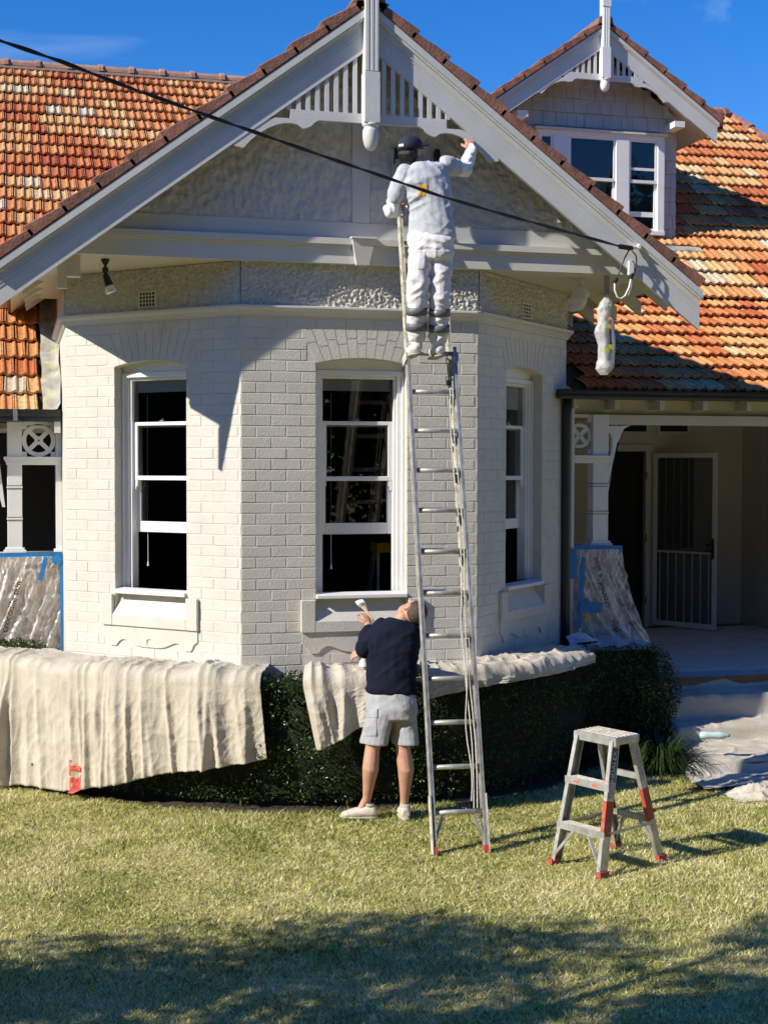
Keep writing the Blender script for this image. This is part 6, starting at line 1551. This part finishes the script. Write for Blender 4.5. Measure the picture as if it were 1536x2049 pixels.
b = MB(); limb(b, [(shL*.5+eL1*.5, .052), (eL1, .052), (wL1*.8+eL1*.2, .038)]); blob('sleeve', b, .007, M_WSLV, MAN1, 2, .014, .003, dirs=[((.3, .2, 1), .03), ((1, 0, .4), .035)], seed=6)
b = MB(); limb(b, [(shR*.7+eR1*.3, .054), (eR1, .053), (eR1*.4+wR1*.6, .045), (wR1+(wR1-eR1)*.12, .036)]); blob('sleeve', b, .007, M_WSLV, MAN1, 2, .016, .003, dirs=[((.9, .3, .5), .03), ((.5, 0, -.8), .035)], seed=7)
# yellow back print
M_PRY = mat('yellow_print', (.62, .36, .04), .8, .2, 30)
patch_on('back_print', TEE, lambda u, v: p1(836+u*(20-6*v*(v > .6)), 369+v*24, -1.3), M_PRY, .003)
b = MB(); b.loft([(p1(863, 462, -.86), R_*.150, fwd*.108), (p1(863, 485, -.87), R_*.166, fwd*.126), (p1(863, 505, -.87), R_*.166, fwd*.122), (p1(863, 520, -.87), R_*.14, fwd*.10)], 16)
for h_, k2, a_, sx in ((hipL1, knL1, anL1, -1), (hipR1, knR1, anR1, 1)): limb(b, [(h_+V(0, 0, -.02), .088), (h_*.5+k2*.5, .081), (k2, .071), (k2*.5+a_*.5, .068), (k2*.12+a_*.88, .066)], 14)
TRO = blob('trousers', b, .0075, M_WTRO, MAN1, 2, .024, .005, dirs=[((.35, .2, .9), .05), ((-.5, .2, .8), .055), ((0, 0, 1), .035)], seed=9)
for h_, k2, a_ in ((hipL1, knL1, anL1), (hipR1, knR1, anR1)):
    for t in (.38, .70):
        c_ = k2*(1-t)+a_*t; d = (a_-k2).normalized(); b = MB(); limb(b, [], 8) if False else b.tube([c_-d*.027, c_, c_+d*.027], [.081, .082, .0805], 20); o = b.build('reflective_band', M_REFL, TRO, smooth=True)
patch_on('pocket', TRO, lambda u, v: p1(868+u*34, 500+v*48, -1.2), M_WTRO, .006)
patch_on('pocket', TRO, lambda u, v: p1(822+u*30, 500+v*40, -1.2), M_WTRO, .005)
for a_ in (anL1, anR1):
    b = MB(); limb(b, [(a_+V(0, 0, .01), .050), (a_+V(0, -.015, -.045), .045), (a_+V(0, .05, -.058), .043), (a_+V(0, .14, -.066), .040), (a_+V(0, .19, -.070), .030)]); blob('boot', b, .006, M_BOOT, MAN1, 2, .003)
    b = MB(); b.loft([(a_+V(0, -.06, -.10), V(.03, 0, 0), V(0, 0, .010)), (a_+V(0, 0, -.10), V(.042, 0, 0), V(0, 0, .011)), (a_+V(0, .15, -.108), V(.044, 0, 0), V(0, 0, .010)), (a_+V(0, .215, -.105), V(.025, 0, 0), V(0, 0, .008))], 12); b.build('sole', M_SOLE, MAN1, smooth=True)
b = MB(); c_ = hc1+up1*.032-fc1*.008; secs = []
for i in range(8):
    t = i/7*math.pi/2; secs.append((c_+up1*(.088*math.sin(t)), sd1*(.090*max(.05, math.cos(t))), fc1*(.110*max(.05, math.cos(t)))))
b.loft([(c_-up1*.02, sd1*.089, fc1*.109)]+secs, 20)
CAP = b.build('cap', M_CAP, MAN1, smooth=True)
b = MB(); br = []
for i in range(9):
    an = (i/8-.5)*2.0; br.append((c_+fc1*(.100*math.cos(an))+sd1*(.082*math.sin(an))-up1*.004, c_+fc1*(.10+.085*math.cos(an*.75))+sd1*(.078*math.sin(an))+up1*(.035-.03*abs(math.sin(an)))))
vs = [p for pr in br for p in pr]; vs2 = [p+up1*.006 for p in vs]; n_ = len(vs); b.add(vs+vs2, [(2*i, 2*i+2, 2*i+3, 2*i+1) for i in range(8)]+[(n_+2*i, n_+2*i+1, n_+2*i+3, n_+2*i+2) for i in range(8)]+[(2*i+1, 2*i+3, n_+2*i+3, n_+2*i+1) for i in range(8)]); b.build('visor', M_CAP, CAP, smooth=True)
b = MB(); b.obox(c_-fc1*.106+up1*.01, sd1, fc1, up1, .022, .006, .009); b.build('strap', M_BLIND, CAP)
b = MB(); ell(b, hc1-fc1*.030-up1*.020, sd1*.082, fc1*.082, up1*.075, 14, 8); ell(b, hc1-fc1*.045-up1*.080, sd1*.058, fc1*.036, up1*.045, 12, 7); blob('hair', b, .006, M_HAIR, MAN1, 1, .008, .008, dirs=[((1, 0, 0), .02)])

# ---- man painting the sill
p2 = atY
sL, sR = p2(762, 1258, -.74), p2(826, 1262, -.80); ac2 = (sR-sL).normalized(); fw2 = V(-.1, 1, 0).normalized()
body = MB()
t2 = [((783, 1440, -.80), .120, .10, R_), ((783, 1405, -.80), .155, .118, R_), ((783, 1376, -.79), .146, .108, R_), ((783, 1330, -.79), .150, .110, R_), ((784, 1290, -.79), .165, .112, R_), ((787, 1262, -.79), .160, .098, ac2), ((792, 1248, -.79), .13, .08, ac2), ((799, 1240, -.79), .06, .06, ac2)]
body.loft([(p2(*c), Vector(a).normalized()*w, fw2*d) for c, w, d, a in t2], 16)
hc2 = p2(823, 1225, -.80); up2, fc2, sd2 = head(body, hc2, (.80, -.36, .42), (-.05, .80, .55))
limb(body, [(p2(797, 1246, -.79), .060), (p2(806, 1236, -.80), .058), (hc2-up2*.05, .056)])
e2L, w2L = p2(727, 1300, -.72), p2(737, 1252, -.50)
limb(body, [(sL, .052), (e2L, .043), (w2L, .029)])
hdir = p2(728, 1222, -.40)-w2L; hand(body, w2L, hdir, (.25, -.9, .3), .55, mirror=1, s=.98)
e2R, w2R = p2(822, 1318, -.56), p2(736, 1306, -.50)
limb(body, [(sR, .052), (e2R, .043), (w2R, .029)]); hand(body, w2R, (-.9, .35, -.1), (-.2, -.5, .8), .6, mirror=-1)
LEG2 = (((763, 1425, -.79), (745, 1497, -.78), (741, 1538, -.80), (734, 1598, -.74)), ((803, 1425, -.80), (806, 1497, -.82), (812, 1540, -.85), (809, 1602, -.81)))
for a_, k2, c_, n_ in LEG2:
    limb(body, [(p2(*a_), .080), (p2(*k2)*.6+p2(*a_)*.4, .070), (p2(*k2), .056), (p2(*k2)*.4+p2(*c_)*.6, .061), (p2(*c_), .063), (p2(*c_)*.45+p2(*n_)*.55, .045), (p2(*n_), .032)], 14)
fdir = (V(-.93, .34, 0).normalized(), V(.12, 1, 0).normalized()); ank = [p2(*LEG2[0][3]), p2(*LEG2[1][3])]
for a_, d in zip(ank, fdir): limb(body, [(a_, .034), (V(a_.x, a_.y, .05)+d*.06, .03), (V(a_.x, a_.y, .04)+d*.14, .026)])
MAN2 = blob('person', body, .0065, M_SKIN, None, 3, origin=(-.02, -.78, 0)); tag(MAN2, 'person in navy sweatshirt and grey shorts painting under the window sill', 'person')
eyes(hc2, up2, fc2, sd2, MAN2)
b = MB(); sw_ = [((783, 1386, -.79), .172, .130, R_), ((783, 1380, -.79), .186, .146, R_), ((783, 1360, -.79), .182, .142, R_), ((783, 1320, -.79), .184, .138, R_), ((784, 1288, -.79), .192, .135, R_), ((787, 1262, -.79), .182, .118, ac2), ((792, 1248, -.79), .145, .095, ac2), ((799, 1240, -.79), .078, .074, ac2)]
b.loft([(p2(*c), Vector(a).normalized()*w, fw2*d) for c, w, d, a in sw_], 18)
limb(b, [(sL, .074), (sL*.5+e2L*.5, .066), (e2L, .058), (e2L*.4+w2L*.6, .050), (w2L*.85+e2L*.15, .041)]); limb(b, [(sR, .076), (e2R, .062), (w2R*.8+e2R*.2, .046)])
blob('sweatshirt', b, .007, M_SWEAT, MAN2, 3, .022, .004, dirs=[((-.6, 0, .8), .06), ((.8, 0, .6), .06), ((0, 0, 1), .06)], seed=14)
b = MB(); b.loft([(p2(783, 1372, -.79), R_*.150, fw2*.110), (p2(783, 1392, -.80), R_*.166, fw2*.126), (p2(783, 1415, -.80), R_*.185, fw2*.142), (p2(783, 1436, -.80), R_*.182, fw2*.13)], 18)
for (a_, k2, c_, n_), hem_, r1 in zip(LEG2, ((748, 1487, -.78), (811, 1488, -.82)), (.094, .097)): b.loft([(p2(a_[0], 1420, a_[2]), R_*.100, fw2*.115), (p2(a_[0]*.5+hem_[0]*.5, 1452, a_[2]), R_*.097, fw2*.108), (p2(*hem_), R_*r1, fw2*.10)], 16)
SHO = blob('shorts', b, .007, M_SHORT, MAN2, 2, .014, .003, dirs=[((.9, 0, .35), .06), ((-.6, 0, .8), .07)], seed=19)
patch_on('cargo_pocket', SHO, lambda u, v: p2(730+u*24, 1436+v*38, -1.3), M_SHORT, .007)
patch_on('pocket_flap', SHO, lambda u, v: p2(729+u*27, 1419+v*18, -1.3), M_SHORT, .011)
for a_, d in zip(ank, fdir):
    g = V(a_.x, a_.y, 0); sdv = V(-d.y, d.x, 0); b = MB()
    b.loft([(g-d*.075+V(0, 0, .05), sdv*.030, V(0, 0, .035)), (g-d*.05+V(0, 0, .062), sdv*.040, V(0, 0, .052)), (g+V(0, 0, .062), sdv*.044, V(0, 0, .05)), (g+d*.08+V(0, 0, .048), sdv*.046, V(0, 0, .038)), (g+d*.15+V(0, 0, .036), sdv*.044, V(0, 0, .028)), (g+d*.195+V(0, 0, .030), sdv*.025, V(0, 0, .018))], 14)
    SH = blob('shoe', b, .006, M_SHOE2, MAN2, 2, .003)
    b = MB(); b.lathe([(.037, 0), (.041, .012), (.036, .02)], V(a_.x, a_.y, .098)-d*.02, 14, V(0, 0, 1)-d*.25); b.build('shoe_collar', M_SOLE, MAN2, smooth=True)
    for q in range(3):
        b = MB(); c_ = g+d*(.055+q*.03)+V(0, 0, .092-.012*q); b.tube([c_-sdv*.03-V(0, 0, .012), c_+V(0, 0, .004), c_+sdv*.03-V(0, 0, .012)], .004, 6); b.build('lace', M_BOOT, MAN2)
    b = MB(); b.loft([(g-d*.085+V(0, 0, .014), sdv*.026, V(0, 0, .014)), (g-d*.03+V(0, 0, .014), sdv*.044, V(0, 0, .015)), (g+d*.12+V(0, 0, .013), sdv*.049, V(0, 0, .013)), (g+d*.205+V(0, 0, .015), sdv*.022, V(0, 0, .011))], 14); b.build('sole', M_SOLE, MAN2, smooth=True)
b = MB(); ell(b, hc2+up2*.034-fc2*.020, sd2*.080, fc2*.096, up2*.090, 16, 10); blob('hair', b, .006, M_HAIRS, MAN2, 1)
# brush
BH = p2(722, 1207, -.27); BT = p2(746, 1240, -.50)
BR = thing('paint_brush', tuple(BT), 'paint brush with white bristles held against the window sill', 'brush')
bd_ = (BH-BT).normalized(); bs_ = V(.95, 0, .25); bs_ = (bs_-bd_*bs_.dot(bd_)).normalized(); bn_ = bd_.cross(bs_)
b = MB(); b.loft([(BT, bs_*.008, bn_*.006), (BT+bd_*.05, bs_*.009, bn_*.007), (BT+bd_*.12, bs_*.008, bn_*.006), (BH-bd_*.055, bs_*.024, bn_*.009)], 12); b.build('handle', mat('timber_handle', (.50, .33, .20), .5), BR, smooth=True)
b = MB(); b.loft([(BH-bd_*.055, bs_*.028, bn_*.010), (BH-bd_*.012, bs_*.033, bn_*.012)], 12); b.build('ferrule', M_METAL, BR)
b = MB(); b.loft([(BH-bd_*.012, bs_*.033, bn_*.012), (BH+bd_*.04, bs_*.034, bn_*.008)], 12); b.build('bristles', M_WHITE, BR)
# paint pot
PC = p2(730, 1332, -.46); POT = thing('paint_pot', tuple(PC), 'small white paint pot held beside the navy sweatshirt', 'paint pot')
b = MB(); b.lathe([(.048, 0), (.058, .10), (.061, .10), (.061, .108), (.054, .108), (.046, .02)], PC, 20); b.build('pot_body', M_WHITE, POT, smooth=False)
b = MB(); b.tube([PC+V(-.06, 0, .1), PC+V(-.03, .05, .135), PC+V(.03, .05, .135), PC+V(.06, 0, .1)], .0025, 6); b.build('pot_handle', M_METAL, POT)
put_text('k', .05, PC+V(-.005, -.0575, .05), (1, 0, 0), (0, 0, 1), M_INK, 'pot_lettering', POT)
